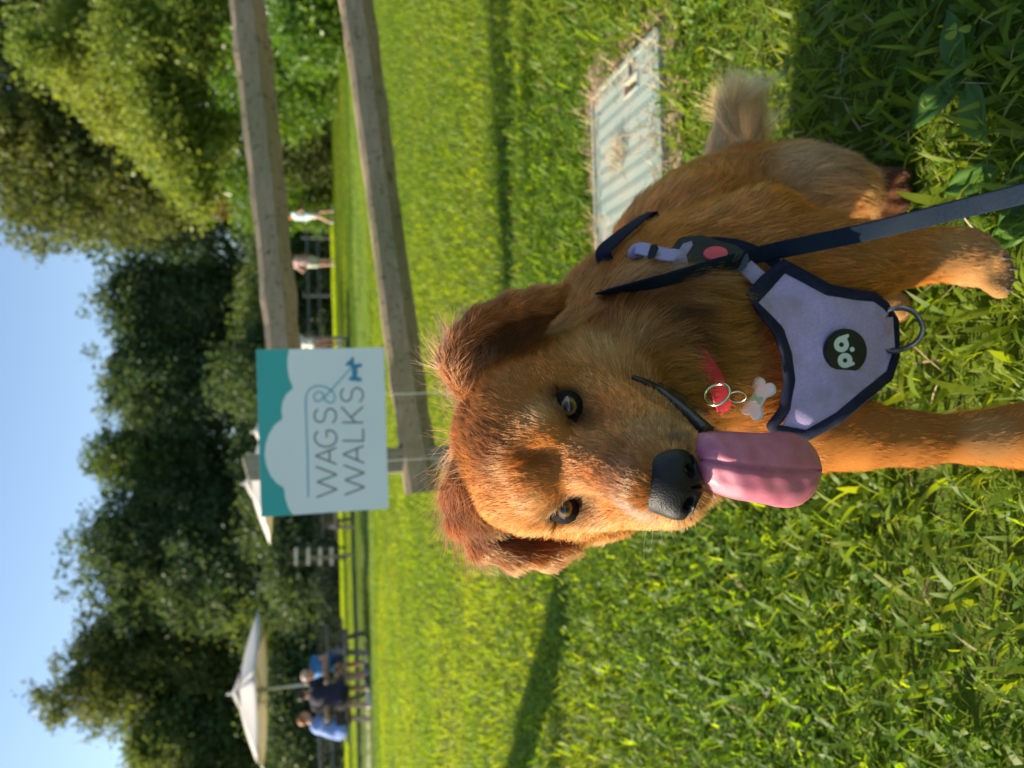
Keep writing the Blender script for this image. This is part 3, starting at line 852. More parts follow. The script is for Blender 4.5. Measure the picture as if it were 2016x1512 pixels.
# ------------------------------------------------------------------ far post-and-rail fence and wire fence
m_frail = mat_noise('pale_rail', (.075, .08, .08), (.13, .14, .14), .7, 8)
def rails(name, label, pts, heights, m, hgt, th=.07, step=2.4):
    f = setp(empty(name, (pts[0][0], pts[0][1], 0)), label, 'fence')
    P = np.array(pts, float); Ln = np.linalg.norm(P[1] - P[0]); n = max(2, int(Ln / step) + 1)
    for k in range(n):
        c = P[0] + (P[1] - P[0]) * k / (n - 1)
        bm = bmesh.new(); bm_box(bm, (c[0], c[1] + .06, hgt / 2), (.10, .10, hgt), None, .01); link('post', bm_mesh('post', bm), m, f)
    for h in heights:
        for k in range(n - 1):
            a, b2 = P[0] + (P[1] - P[0]) * k / (n - 1), P[0] + (P[1] - P[0]) * (k + 1) / (n - 1)
            bm = bmesh.new(); beam(bm, (a[0] + .002, a[1], h), (b2[0] - .002, b2[1], h), .04, th * 1.4, bevel=.006); link('rail', bm_mesh('rail', bm), m, f)
    return f
rails('paddock_fence', 'distant pale two-rail paddock fence behind the walkers', [(1.5, 33.5), (14.0, 34.5)], (.55, 1.0), m_frail, 1.2)
rails('paddock_fence', 'distant grey rail fence under the trees at the far left', [(-17.0, 27.5), (-11.5, 28.6)], (.6, 1.05), m_frail, 1.2)
m_wirem = mat_noise('fence_wire', (.05, .07, .05), (.09, .10, .08), .5, 30, metallic=.3)
wf = setp(empty('wire_fence', (-7, 18.2, 0)), 'low wire mesh fence across the lawn behind the picnic table', 'fence')
wa, wb = np.array([-11.5, 18.4, 0]), np.array([1.2, 18.4, 0])
parts = []
for z in np.linspace(.06, .95, 10): parts.append(sweep(np.array([wa + (0, 0, z), wb + (0, 0, z)]), .0030, 4))
for x in np.arange(wa[0], wb[0], .11): parts.append(sweep(np.array([(x, 18.405, .04), (x, 18.405, .96)]), .0026, 4))
V, F = join_parts(parts); o = link('wire_mesh', mesh_from('wire_mesh', V, F), m_wirem, wf); o['kind'] = 'stuff'
for x in np.arange(wa[0], wb[0] + .1, 2.54):
    bm = bmesh.new(); bm_box(bm, (x, 18.45, .52), (.06, .06, 1.04), None, .006); link('post', bm_mesh('post', bm), m_post, wf)
bm = bmesh.new(); bm_box(bm, (-5.15, 18.46, .05), (12.7, .04, .12), None, .004); link('kickboard', bm_mesh('kickboard', bm), mat_noise('green_board', (.05, .10, .05), (.08, .13, .06), .8, 8), wf)
# slatted rack at the wood's edge
rk = setp(empty('slatted_rack', (-5.0, 24.0, 0)), 'four pale horizontal slats of a rack left of the sign', 'rack')
for k, X_ in enumerate((583, 607, 630, 653)):
    a, b2 = at_y(X_, 1112, 24.0), at_y(X_, 1078, 24.0)
    bm = bmesh.new(); beam(bm, a, b2, .05, .09, bevel=.008); link('slat', bm_mesh('slat', bm), mat_noise('pale_slat', (.62, .54, .42), (.74, .66, .54), .6, 8) if k == 0 else bpy.data.materials['pale_slat'], rk)
for Y_ in (1106, 1084):
    p = at_y(600, Y_, 24.06); bm = bmesh.new(); bm_box(bm, (p[0], 24.07, .9), (.06, .06, 1.8), None, .006); link('upright', bm_mesh('upright', bm), m_bark, rk)

# ------------------------------------------------------------------ parasols
m_canv = leafmat('parasol_canvas', ((.78, .76, .72), (.82, .80, .76)), ((.70, .63, .50), (.74, .67, .54)), .40, .8, .15)
m_pole = mat_noise('pale_pole', (.50, .49, .46), (.62, .61, .57), .5, 10)
def parasol(label, X, Y, wy, R, drop, rot=0.0, base_z=0.0):
    ap = at_y(X, Y, wy); x, y, zt = ap
    root = setp(empty('parasol', (x, y, 0)), label, 'parasol', 'cream parasols over the picnic tables')
    n = 6; rim = []
    for k in range(n):
        a = rot + k / n * 2 * np.pi; rim.append(np.array([x + R * math.cos(a), y + R * math.sin(a), zt - drop]))
    for k in range(n):
        a, b2 = rim[k], rim[(k + 1) % n]; V = []; m = 8
        for i in range(m + 1):
            t = i / m
            for j in range(m + 1):
                s = j / m; e = a * (1 - s) + b2 * s
                q = ap * (1 - t) + e * t
                q = q - np.array([0, 0, drop * .16 * 4 * s * (1 - s) * t * (1 - .45 * t)]) + np.array([0, 0, .04 * math.sin(math.pi * t)])
                V.append(q)
        ix = np.arange((m + 1) ** 2).reshape(m + 1, m + 1)
        Fq = np.stack([ix[:-1, :-1], ix[1:, :-1], ix[1:, 1:], ix[:-1, 1:]], -1).reshape(-1, 4)
        o = tinted('canopy_panel', np.array(V), Fq, np.full(len(V), .5), m_canv, root)
        sm = o.modifiers.new('thickness', 'SOLIDIFY'); sm.thickness = .004
        V, F = sweep(np.array([ap - (0, 0, .10), a - (0, 0, .02)]), .012, 6); link('rib', mesh_from('rib', V, F), m_pole, root)
        mid = ap * .5 + a * .5 - (0, 0, .05)
        V, F = sweep(np.array([np.array([x, y, zt - drop - .02]), mid]), .010, 6); link('strut', mesh_from('strut', V, F), m_pole, root)
    V, F = sweep(np.array([(x, y, 0), (x, y, zt - .03)]), .026, 12); link('pole', mesh_from('pole', V, F), m_pole, root)
    V, F = sweep(np.array([(x, y, zt - drop - .08), (x, y, zt - drop + .04)]), .05, 12); link('runner', mesh_from('runner', V, F), m_pole, root)
    # vent cap and finial
    V = [ap + (0, 0, .10)] + [ap * .76 + r_ * .24 + (0, 0, .045) for r_ in rim]
    F = np.array([[0, k + 1, (k + 1) % n + 1] for k in range(n)])
    o = tinted('vent_cap', np.array(V), F, np.full(len(V), .5), m_canv, root); sm = o.modifiers.new('thickness', 'SOLIDIFY'); sm.thickness = .004
    V, F = sweep(np.array([(x, y, zt + .08), (x, y, zt + .13), (x, y, zt + .18)]), [.02, .03, .012], 8); link('finial', mesh_from('finial', V, F), m_pole, root)
    bm = bmesh.new(); bmesh.ops.create_cone(bm, cap_ends=True, segments=20, radius1=.26, radius2=.22, depth=.07, matrix=Matrix.Translation((x, y, .04))); link('base', bm_mesh('base', bm), m_bark, root)
    return root
parasol('cream parasol over the three people at the picnic table', 467, 1364, 14.7, 1.45, .40)
parasol('cream parasol half hidden behind the left end of the sign', 490, 952, 19.0, 1.45, .42)
parasol('white parasol top just showing above the middle of the sign', 506, 850, 23.0, 1.35, .52, .3)

# ------------------------------------------------------------------ picnic tables
m_table = woodmat('grey_table_wood', (.17, .155, .135), (.26, .24, .21), (.15, .14, .11))
def picnic(label, cx_, cy_, L_=1.75, rz=0.0):
    root = setp(empty('picnic_table', (cx_, cy_, 0), 0), label, 'picnic table', 'picnic tables on the lawn')
    c, s = math.cos(rz), math.sin(rz)
    def W(x, y, z): return np.array([cx_ + x * c - y * s, cy_ + x * s + y * c, z])
    for k in range(5):
        bm = bmesh.new(); y = -.30 + k * .15; beam(bm, W(-L_ / 2, y, .735), W(L_ / 2, y, .735), .14, .035); link('top_board', bm_mesh('top_board', bm), m_table, root)
    for sy in (-1, 1):
        for k in range(2):
            bm = bmesh.new(); y = sy * (.62 + k * .13); beam(bm, W(-L_ / 2, y, .44), W(L_ / 2, y, .44), .12, .035); link('seat_board', bm_mesh('seat_board', bm), m_table, root)
    for sx in (-1, 1):
        x = sx * L_ * .34
        for sy in (-1, 1):
            bm = bmesh.new(); beam(bm, W(x, sy * .62, 0), W(x, sy * .22, .715), .045, .09, up=(c, s, 0)); link('leg', bm_mesh('leg', bm), m_table, root)
        bm = bmesh.new(); beam(bm, W(x + .047, -.76, .395), W(x + .047, .76, .395), .04, .09); link('cross_bar', bm_mesh('cross_bar', bm), m_table, root)
        bm = bmesh.new(); beam(bm, W(x + .05, -.35, .69), W(x + .05, .35, .69), .04, .07); link('batten', bm_mesh('batten', bm), m_table, root)
    return root
TC = at_y(650, 1338, 14.7)
picnic('grey picnic table where the three people sit under the parasol', TC[0] + .0, 14.75)
T2 = at_y(690, 985, 19.0)
picnic('grey picnic table whose end shows left of the sign', T2[0], 19.0, 1.6)

# ------------------------------------------------------------------ people
m_skin_p = {k: mat_noise('skin_' + k, c1, c2, .55, 20) for k, c1, c2 in (('fair', (.52, .30, .21), (.58, .35, .25)), ('tan', (.42, .22, .13), (.48, .26, .16)), ('brown', (.16, .075, .05), (.20, .10, .065)))}
def person(label, base, rz, J, wear, skin, hair, scale=1.0, hair_long=False, cap=None):
    """J: joints in the body's own space (x right, y forward, z up); wear: {part: (rgb, kind)}"""
    root = setp(empty('person', base), label, 'person', 'people on the lawn')
    c, s = math.cos(rz), math.sin(rz)
    def W(p): p = np.asarray(p, float) * scale; return np.array([base[0] + p[0] * c - p[1] * s, base[1] + p[0] * s + p[1] * c, base[2] + p[2]])
    B = SDF(); k_ = .04
    j = {k: W(v) for k, v in J.items()}
    S_ = scale
    def add(sdf, infl=0.0, parts=('torso', 'arms', 'legs', 'head')):
        if 'torso' in parts:
            sdf.chain([j['pelvis'], (j['pelvis'] + j['chest']) / 2, j['chest']], [(.135 + infl) * S_, (.125 + infl) * S_, (.145 + infl) * S_], .06)
            sdf.cone(j['sh_l'], j['sh_r'], (.062 + infl) * S_, (.062 + infl) * S_, .06)
            sdf.cone(j['hip_l'], j['hip_r'], (.095 + infl) * S_, (.095 + infl) * S_, .05)
        if 'arms' in parts or 'sleeves' in parts:
            for q in 'lr':
                e = j['el_' + q]
                if 'sleeves' in parts: e = j['sh_' + q] * .45 + e * .55
                sdf.cone(j['sh_' + q], e, (.052 + infl) * S_, (.043 + infl) * S_, .04)
                if 'arms' in parts:
                    sdf.cone(e, j['ha_' + q], .041 * S_, .028 * S_, .02)
        if 'legs' in parts or 'shorts' in parts:
            for q in 'lr':
                kn = j['kn_' + q]
                if 'shorts' in parts: kn = j['hip_' + q] * .4 + kn * .6
                sdf.cone(j['hip_' + q], kn, (.088 + infl) * S_, ((.058 if 'legs' in parts else .070) + infl) * S_, .04)
                if 'legs' in parts: sdf.cone(kn, j['an_' + q], .056 * S_, .037 * S_, .02)
    add(B)
    nk = j['chest'] * .25 + j['head'] * .75
    B.cone(j['chest'] + (0, 0, .08 * S_), j['head'], .055 * S_, .05 * S_, .03)
    B.ell(j['head'] + (0, 0, .03 * S_), np.array((.078, .095, .118)) * S_, np.array(((c, -s, 0), (s, c, 0), (0, 0, 1))), .02)
    fwd = np.array([-s, c, 0])
    B.ell(j['head'] + fwd * .095 * S_ + (0, 0, .015 * S_), np.array((.014, .014, .02)) * S_, None, .01)           # nose
    for sd in (-1, 1):
        B.ell(j['head'] + np.array([c, s, 0]) * sd * .078 * S_ + (0, 0, .02 * S_), np.array((.012, .02, .03)) * S_, None, .008)   # ears
    for q in 'lr':
        d = unit(j['ha_' + q] - j['el_' + q]); sv = unit(np.cross(d, (0.3, .9, .2))); h = j['ha_' + q]
        B.ell(h + d * .045 * S_, np.array((.038, .038, .038)) * S_, None, .015)
        for f in range(4):
            o = sv * (f - 1.5) * .021 * S_
            B.chain([h + d * .06 * S_ + o, h + d * (.105 + .008 * (f in (1, 2))) * S_ + o * 1.15, h + d * (.135 + .01 * (f in (1, 2))) * S_ + o + np.cross(d, sv) * .02 * S_], [.0105 * S_, .0095 * S_, .008 * S_], .004)
        B.chain([h + d * .03 * S_ + sv * .03 * S_, h + d * .06 * S_ + sv * .058 * S_, h + d * .09 * S_ + sv * .064 * S_], [.012 * S_, .0105 * S_, .009 * S_], .006)
        ft = j['an_' + q]; tf = np.array([-s, c, 0]) if 'toe' not in J else unit(W(J['toe']) - W((0, 0, 0)))
        B.cone(ft - (0, 0, .03 * S_), ft + tf * .15 * S_ - (0, 0, .045 * S_), .04 * S_, .03 * S_, .02)
    B.grid(.011, .02); V, Q = B.mesh(); body = link('body', mesh_from('body', V, orient_p(V, Q)), m_skin_p[skin], root)
    def cloth(nm, col, parts, infl):
        sdf = SDF(); add(sdf, infl, parts)
        sdf.grid(.014, .03); V, Q = sdf.mesh()
        V = V + .006 * vnoise(V, 9, 7.0)[:, None]
        link(nm, mesh_from(nm, V, orient_p(V, Q)), mat_noise(nm + '_cloth', np.array(col) * .88, np.array(col), .85, 14), root)
    for nm, (col, parts, infl) in wear.items():
        if nm == 'shoes':
            for q in 'lr':
                sdf = SDF(); ft = j['an_' + q]; tf = np.array([-s, c, 0])
                sdf.cone(ft - (0, 0, .045 * S_), ft + tf * .17 * S_ - (0, 0, .052 * S_), .05 * S_, .042 * S_, .02)
                sdf.grid(.012, .02); V, Q = sdf.mesh(); V[:, 2] = np.maximum(V[:, 2], base[2] + .002)
                link('shoe', mesh_from('shoe', V, orient_p(V, Q)), mat_noise('shoe_cloth', np.array(col) * .85, col, .7, 14), root)
        else: cloth(nm, col, parts, infl)
    Hs = SDF()
    Hs.ell(j['head'] - fwd * .018 * S_ + (0, 0, .062 * S_), np.array((.088, .100, .098)) * S_, np.array(((c, -s, 0), (s, c, 0), (0, 0, 1))), .02)
    if hair_long: Hs.chain([j['head'] - fwd * .07 * S_ + (0, 0, .05 * S_), j['head'] - fwd * .10 * S_ - (0, 0, .12 * S_), j['chest'] - fwd * .13 * S_ + (0, 0, .05 * S_)], [.075 * S_, .06 * S_, .03 * S_], .03)
    Hs.ell(j['head'] + fwd * .085 * S_ + (0, 0, .0 * S_), np.array((.09, .055, .085)) * S_, np.array(((c, -s, 0), (s, c, 0), (0, 0, 1))), .02, cut=1)
    Hs.grid(.010, .02); V, Q = Hs.mesh(); link('hair', mesh_from('hair', V, orient_p(V, Q)), mat_noise('hair_' + str(abs(hash(label)) % 997), np.array(hair) * .7, hair, .6, 30), root)
    if cap is not None:
        K = SDF(); K.ell(j['head'] - fwd * .005 * S_ + (0, 0, .10 * S_), np.array((.096, .112, .072)) * S_, np.array(((c, -s, 0), (s, c, 0), (0, 0, 1))), .01)
        K.ell(j['head'] + fwd * .13 * S_ + (0, 0, .075 * S_), np.array((.075, .075, .012)) * S_, np.array(((c, -s, 0), (s, c, 0), (0, 0, 1))), .01)
        K.grid(.010, .02); V, Q = K.mesh(); link('cap', mesh_from('cap', V, orient_p(V, Q)), mat_noise('cap_cloth', np.array(cap) * .85, cap, .8, 20), root)
    return root
def orient_p(V, Q):
    T = quads_to_tris(Q); m = V.mean(0)
    return Q[:, ::-1] if np.einsum('ij,ij->i', V[T[:, 0]] - m, np.cross(V[T[:, 1]] - m, V[T[:, 2]] - m)).sum() < 0 else Q
STAND = dict(pelvis=(0, 0, .94), chest=(0, 0, 1.28), head=(0, .02, 1.53), sh_l=(-.17, 0, 1.36), sh_r=(.17, 0, 1.36), el_l=(-.23, -.02, 1.10), el_r=(.23, -.02, 1.10), ha_l=(-.24, .08, .88), ha_r=(.24, .08, .88),
             hip_l=(-.085, 0, .90), hip_r=(.085, 0, .90), kn_l=(-.09, .01, .50), kn_r=(.09, .01, .50), an_l=(-.09, 0, .085), an_r=(.09, 0, .085))
SIT = dict(pelvis=(0, -.02, .56), chest=(0, .05, .90), head=(0, .12, 1.15), sh_l=(-.18, .05, .98), sh_r=(.18, .05, .98), el_l=(-.25, .22, .78), el_r=(.25, .22, .78), ha_l=(-.16, .45, .80), ha_r=(.16, .45, .80),
           hip_l=(-.10, .02, .53), hip_r=(.10, .02, .53), kn_l=(-.13, .42, .52), kn_r=(.13, .42, .52), an_l=(-.13, .34, .085), an_r=(.13, .34, .085))
TOP, TEE, SHORT = ('torso',), ('torso', 'sleeves'), ('shorts',)
def spot(Y, wy):
    p = at_y(700, Y, wy); return np.array([p[0], wy, 0.0])
# at the table: one facing right in blue, one with the back to us in navy, one across in a blue vest and cap
SITL = dict(SIT, chest=(0, .12, .89), head=(0, .26, 1.13), sh_l=(-.18, .12, .97), sh_r=(.18, .12, .97))
person('person in a light blue shirt with red-brown hair at the left end of the bench', spot(1432, 14.05) + (0, 0, 0), math.radians(-72), SITL,
       {'shirt': ((.22, .33, .72), TEE, .022), 'trousers': ((.05, .035, .03), ('shorts',), .02), 'shoes': ((.65, .65, .66), None, 0)}, 'fair', (.35, .13, .04))
person('person in a navy t-shirt seated with the back to the viewer', spot(1362, 14.0), math.radians(-8), SIT,
       {'shirt': ((.012, .012, .035), TEE, .028), 'trousers': ((.10, .07, .05), ('shorts',), .02), 'shoes': ((.25, .3, .42), None, 0)}, 'tan', (.05, .035, .03))
person('person in a bright blue vest leaning over the far side of the picnic table', spot(1290, 15.5), math.radians(155), dict(SITL, chest=(0, .2, .88), head=(.02, .36, 1.06), sh_l=(-.18, .2, .96), sh_r=(.18, .2, .96)),
       {'vest': ((.02, .17, .46), TOP, .03), 'trousers': ((.04, .05, .10), ('shorts',), .02), 'shoes': ((.55, .55, .56), None, 0)}, 'tan', (.25, .14, .08), cap=(.62, .50, .45))
# walkers on the far lawn
WALK = dict(STAND, kn_l=(-.09, .20, .52), an_l=(-.09, .24, .10), kn_r=(.09, -.06, .50), an_r=(.09, -.28, .13), ha_r=(.20, .36, 1.06), el_r=(.24, .10, 1.08))
person('walker with orange hair, pale blue top and white shorts striding to the right', spot(427, 28.0), math.radians(-78), WALK,
       {'top': ((.50, .66, .70), TOP, .022), 'shorts': ((.72, .70, .64), SHORT, .022), 'shoes': ((.70, .72, .70), None, 0)}, 'fair', (.55, .20, .035), hair_long=True)
person('walker in a pink vest and pale green shorts seen from behind', spot(517, 29.0), math.radians(8), dict(STAND, el_l=(-.36, -.02, 1.14), ha_l=(-.20, .10, 1.0), kn_r=(.10, .06, .5)),
       {'vest': ((.70, .46, .44), TOP, .018), 'shorts': ((.55, .62, .50), SHORT, .03), 'shoes': ((.30, .28, .26), None, 0)}, 'fair', (.20, .10, .05))
person('person in a white shirt half hidden by the right edge of the sign', spot(672, 24.5), math.radians(-35), STAND,
       {'shirt': ((.62, .66, .66), TEE, .03), 'shorts': ((.14, .09, .08), SHORT, .025), 'shoes': ((.22, .30, .62), None, 0)}, 'brown', (.02, .015, .012))
# the walker's red lead
hand = spot(427, 28.0)
ld = setp(empty('dog_lead', hand), 'thin red lead stretching right from the orange-haired walker\'s hand', 'lead')
p0, p3 = at_y(585, 428, 28.0) , at_y(607, 322, 28.6)
V, F = sweep(spline([p0, p0 * .6 + p3 * .4 - (0, 0, .06), p3], 20), .018, 6)
link('cord', mesh_from('cord', V, F), plain_red if False else mat_noise('lead_red', (.45, .05, .10), (.55, .08, .13), .6, 20), ld)
# ------------------------------------------------------------------ the dog
def head_frame(E, yaw, pitch, roll):
    fw = np.array([math.sin(yaw) * math.cos(pitch), -math.cos(yaw) * math.cos(pitch), -math.sin(pitch)])
    r = unit(np.cross((0, 0, 1.0), fw)); up = np.cross(fw, r)
    return r * math.cos(roll) - up * math.sin(roll), fw, up * math.cos(roll) + r * math.sin(roll)
HE = np.array([-.0571, .5616, .6167])
HR, HF, HU = head_frame(HE, math.radians(-3.74), math.radians(7.69), math.radians(3.11))
HM = np.stack([HR, HF, HU], 1)            # columns: right, forward (muzzle), up
def L(x, y, z):
    return HE + HM @ np.array([x, y, z], float)

GOLD, RED, DARK, PALE, TAIL, CREAM = (.65, .240, .042), (.50, .150, .025), (.085, .026, .009), (.66, .33, .095), (.95, .66, .30), (.68, .37, .13)
D = SDF()
fb = lambda v: ('v', unit(v))             # flow along a fixed direction
fn = ('nose', None)                       # flow away from the nose
NOSE = L(-.004, .112, -.028)
# skull, brow, muzzle
D.ell(L(0, -.054, .004), (.057, .072, .054), HM, .02, col=GOLD, hl=.011, fl=fn)
D.ell(L(0, -.085, -.015), (.062, .06, .055), HM, .02, col=GOLD, hl=.016, fl=fn)
for s in (-1, 1):
    D.ell(L(s * .025, -.011, .017), (.020, .025, .018), HM, .016, col=GOLD, hl=.008, fl=fn)
    D.ell(L(s * .040, -.048, -.032), (.028, .045, .037), HM, .03, col=GOLD, hl=.013, fl=fn)
    D.ell(L(s * .0195 - .002, .056, -.044), (.0195, .044, .020), HM, .012, col=PALE, hl=.0065, fl=fn)
    D.ell(L(s * .028, .014, -.036), (.020, .046, .026), HM, .02, col=GOLD, hl=.007, fl=fn)
    D.ell(L(s * .041, -.014, -.034), (.014, .034, .024), HM, .02, col=GOLD, hl=.008, fl=fn)
    D.ell(L(s * .042, -.052, .016), (.023, .034, .028), HM, .02, col=GOLD, hl=.011, fl=fn)
    D.cone(L(s * .040, -.055, -.066), L(s * .013, .05, -.09), .029, .0165, .008, col=(.42, .21, .06), hl=.009, fl=fn)
D.cone(L(0, -.010, -.007), L(-.003, .086, -.016), .0185, .0185, .02, col=RED, hl=.0075, fl=fn)
D.cone(L(0, -.01, -.028), L(-.003, .08, -.038), .035, .0255, .015, col=PALE, hl=.0075, fl=fn)
D.ell(L(-.003, .088, -.049), (.018, .016, .015), HM, .01, col=PALE, hl=.005, fl=fn)
# the stop between the brows and the hollow under each eye
D.ell(L(0, .011, .0245), (.0035, .011, .007), HM, .016, cut=1, col=RED, hl=.007, fl=fn)
for s in (-1, 1): D.ell(L(s * .036, .030, -.008), (.010, .022, .009), HM, .018, cut=1, col=GOLD, hl=.0075, fl=fn)
# lower jaw, dropped open, and throat
D.cone(L(0, -.055, -.075), L(.002, .05, -.092), .034, .0165, .006, col=(.40, .20, .06), hl=.009, fl=fn)
D.cone(L(0, -.06, -.06), (.02, .70, .475), .05, .06, .03, col=(.36, .15, .04), hl=.018, fl=fb((.1, .3, -1)))
for s in (-1, 1):
    D.ell(L(s * .05, -.075, -.055), (.032, .045, .045), HM, .03, col=(.46, .22, .065), hl=.02, fl=fn)
# neck with its ruff
D.cone(L(0, -.10, -.02), (.055, .785, .455), .066, .086, .04, col=RED, hl=.024, fl=fb((.25, .5, -.85)))
D.ell((.025, .705, .455), (.082, .06, .075), None, .04, col=(.42, .19, .05), hl=.03, fl=fb((.1, -.25, -1)))
# ears: a rolled front rim with the cupped flap behind it
def ear(rim, rr, flap, inner):
    D.chain(rim, rr, .012, col=(.56, .185, .034), hl=.0105, fl=fb(rim[-1] - rim[1]), ear=1)
    for (a, b, ra, rb) in flap:
        D.cone(a, b, ra, rb, .012, col=DARK, hl=.012, fl=fb(rim[-1] - rim[1]), ear=1)
    for (c, r, R) in inner:
        D.ell(c, r, R, .008, cut=1, col=DARK, hl=.008, fl=fb(rim[-1] - rim[1]))
eL = [px(918, 925, .67), px(895, 970, .672), px(905, 1028, .672), px(945, 1078, .672), px(1005, 1098, .668), px(1070, 1098, .660), px(1112, 1080, .652)]
eR = [px(912, 758, .655), px(893, 715, .66), px(908, 672, .66), px(945, 632, .66), px(1000, 607, .662), px(1055, 593, .665), px(1098, 578, .668)]
ear(eL, [.0105, .0100, .0092, .0082, .0078, .0072, .0055],
    [(px(945, 985, .672), px(985, 1042, .672), .024, .020), (px(960, 985, .685), px(1010, 1060, .685), .018, .013), (px(1010, 1060, .685), px(1085, 1075, .668), .013, .010), (px(985, 1030, .69), px(1060, 1068, .674), .016, .010)],
    [(px(1040, 1058, .652), (.034, .011, .0095), np.stack([unit(eL[6] - eL[3]), unit(np.cross(eL[6] - eL[3], CR)), unit(np.cross(eL[6] - eL[3], np.cross(eL[6] - eL[3], CR)))], 1))])
ear(eR, [.0105, .0105, .0105, .0105, .010, .0092, .0065],
    [(px(915, 735, .67), px(950, 712, .675), .014, .016), (px(930, 715, .672), px(955, 690, .682), .016, .018), (px(960, 705, .68), px(1020, 650, .688), .018, .014), (px(1020, 650, .688), px(1075, 605, .684), .014, .010)],
    [(px(1000, 668, .662), (.036, .010, .012), np.stack([unit(eR[6] - eR[2]), unit(np.cross(eR[6] - eR[2], CR)), unit(np.cross(eR[6] - eR[2], np.cross(eR[6] - eR[2], CR)))], 1))])
# trunk, shoulders, rump
D.ell((.045, .815, .37), (.112, .118, .17), None, .05, col=GOLD, hl=.02, fl=fb((.05, .1, -1)))
D.ell((.035, .78, .29), (.095, .085, .11), None, .05, col=GOLD, hl=.022, fl=fb((0, 0, -1)))
D.cone((.065, .86, .362), (.19, 1.01, .228), .114, .112, .05, col=RED, hl=.02, fl=fb((.45, .5, -.65)))
D.cone((.15, .96, .29), (.245, 1.06, .16), .118, .10, .05, col=GOLD, hl=.02, fl=fb((.5, .45, -.7)))
D.ell((.25, 1.07, .12), (.082, .10, .10), None, .05, col=(.42, .18, .05), hl=.022, fl=fb((.5, .4, -.8)))
D.cone((.10, .83, .38), (.155, .805, .29), .078, .065, .04, col=GOLD, hl=.018, fl=fb((.2, .05, -1)))
D.cone((-.01, .80, .40), (-.045, .745, .29), .075, .05, .04, col=GOLD, hl=.018, fl=fb((-.1, 0, -1)))
# fore legs (right of the picture, left of the picture)
DN = fb((0, -.05, -1))
r1 = [px(1540, 560, .87), px(1620, 530, .872), px(1710, 512, .875), px(1800, 503, .878), px(1875, 500, .884), px(1905, 507, .882)]
D.chain(r1, [.064, .052, .036, .0265, .0225, .0245], .03, col=GOLD, hl=.012, fl=DN)
D.cone(px(1905, 507, .882), px(1938, 524, .870), .0245, .021, .02, col=CREAM, hl=.006, fl=fb((-.2, -1, -.4)))
for dx, dy in ((-6, 32), (6, 11), (8, -10), (0, -30)):
    D.cone(px(1930 + dx * .3, 522 - dy * .6, .868), px(1968 + dx, 538 - dy, .853), .0120, .0108, .004, col=CREAM, hl=.0035, fl=fb((-.2, -1, -.4)))
l1 = [px(1500, 800, .84), px(1600, 838, .815), px(1700, 858, .803), px(1800, 864, .80), px(1920, 862, .795), px(2016, 858, .79), px(2110, 862, .775)]
D.chain(l1, [.055, .040, .0275, .0220, .0205, .0265, .027], .03, col=GOLD, hl=.011, fl=DN)
D.cone(px(2110, 862, .775), px(2170, 872, .735), .033, .027, .02, col=CREAM, hl=.008, fl=fb((-.1, -1, -.3)))
for dy in (-26, -9, 9, 26):
    D.cone(px(2165, 872 + dy, .737), px(2200, 880 + dy * 1.2, .715), .0125, .011, .006, col=CREAM, hl=.006, fl=fb((-.1, -1, -.3)))
# hind legs: folded thigh, hock and long foot
D.ell(px(1588, 384, 1.10), (.058, .085, .082), None, .05, col=CREAM, hl=.022, fl=fb((-.2, -.5, -.8)))
D.cone(px(1565, 385, 1.14), px(1640, 405, 1.07), .06, .046, .04, col=CREAM, hl=.02, fl=fb((-.2, -.6, -.7)))
D.cone((.305, 1.03, .045), (.255, .925, .032), .034, .030, .02, col=(.16, .06, .025), hl=.009, fl=fb((-.3, -1, 0)))
for dx in (-.026, -.009, .009, .026):
    D.cone((.25 + dx, .925, .03), (.235 + dx * 1.2, .885, .02), .0135, .012, .006, col=(.18, .075, .035), hl=.006, fl=fb((-.3, -1, 0)))
D.cone((.14, 1.04, .16), (.12, .98, .06), .07, .04, .04, col=GOLD, hl=.018, fl=fb((-.2, -.6, -.8)))
D.cone((.115, .98, .04), (.09, .90, .026), .028, .022, .02, col=CREAM, hl=.008, fl=fb((-.2, -1, 0)))
# tail
tail = [np.array((.29, 1.12, .13)), px(1444, 342, 1.215), px(1448, 308, 1.207), px(1452, 274, 1.20), px(1458, 244, 1.197)]
tdir = tail[-1] - tail[1]
D.chain(tail, [.036, .034, .029, .021, .009], .03, col=TAIL, hl=.060, fl=fb(tdir), tail=1)
D.grid(.0032)
# eyes sit in sockets opened in the surface
EYES = []
for (X_, Y_) in ((1110, 1000), (1118, 800)):
    p_, _t = D.cast([X_], [Y_], 0.0)
    EYES.append(p_[0] - unit(CAM - p_[0]) * .0095)
for e_ in EYES:
    g_ = unit(CAM - e_)
    D.p.append(dict(t='e', c=e_ + g_ * .004, r=np.array((.0102, .0102, .0102)), R=np.eye(3), k=.008, cut=1, col=(.02, .012, .008), hl=.004, fl=('nose', None)))
    D.apply(D.p[-1])
DV, DQ = D.mesh()
DT = quads_to_tris(DQ)
_a, _b, _c = DV[DT[:, 0]], DV[DT[:, 1]], DV[DT[:, 2]]
if (np.einsum('ij,ij->i', _a, np.cross(_b, _c))).sum() < 0:
    DQ = DQ[:, ::-1]; DT = quads_to_tris(DQ)

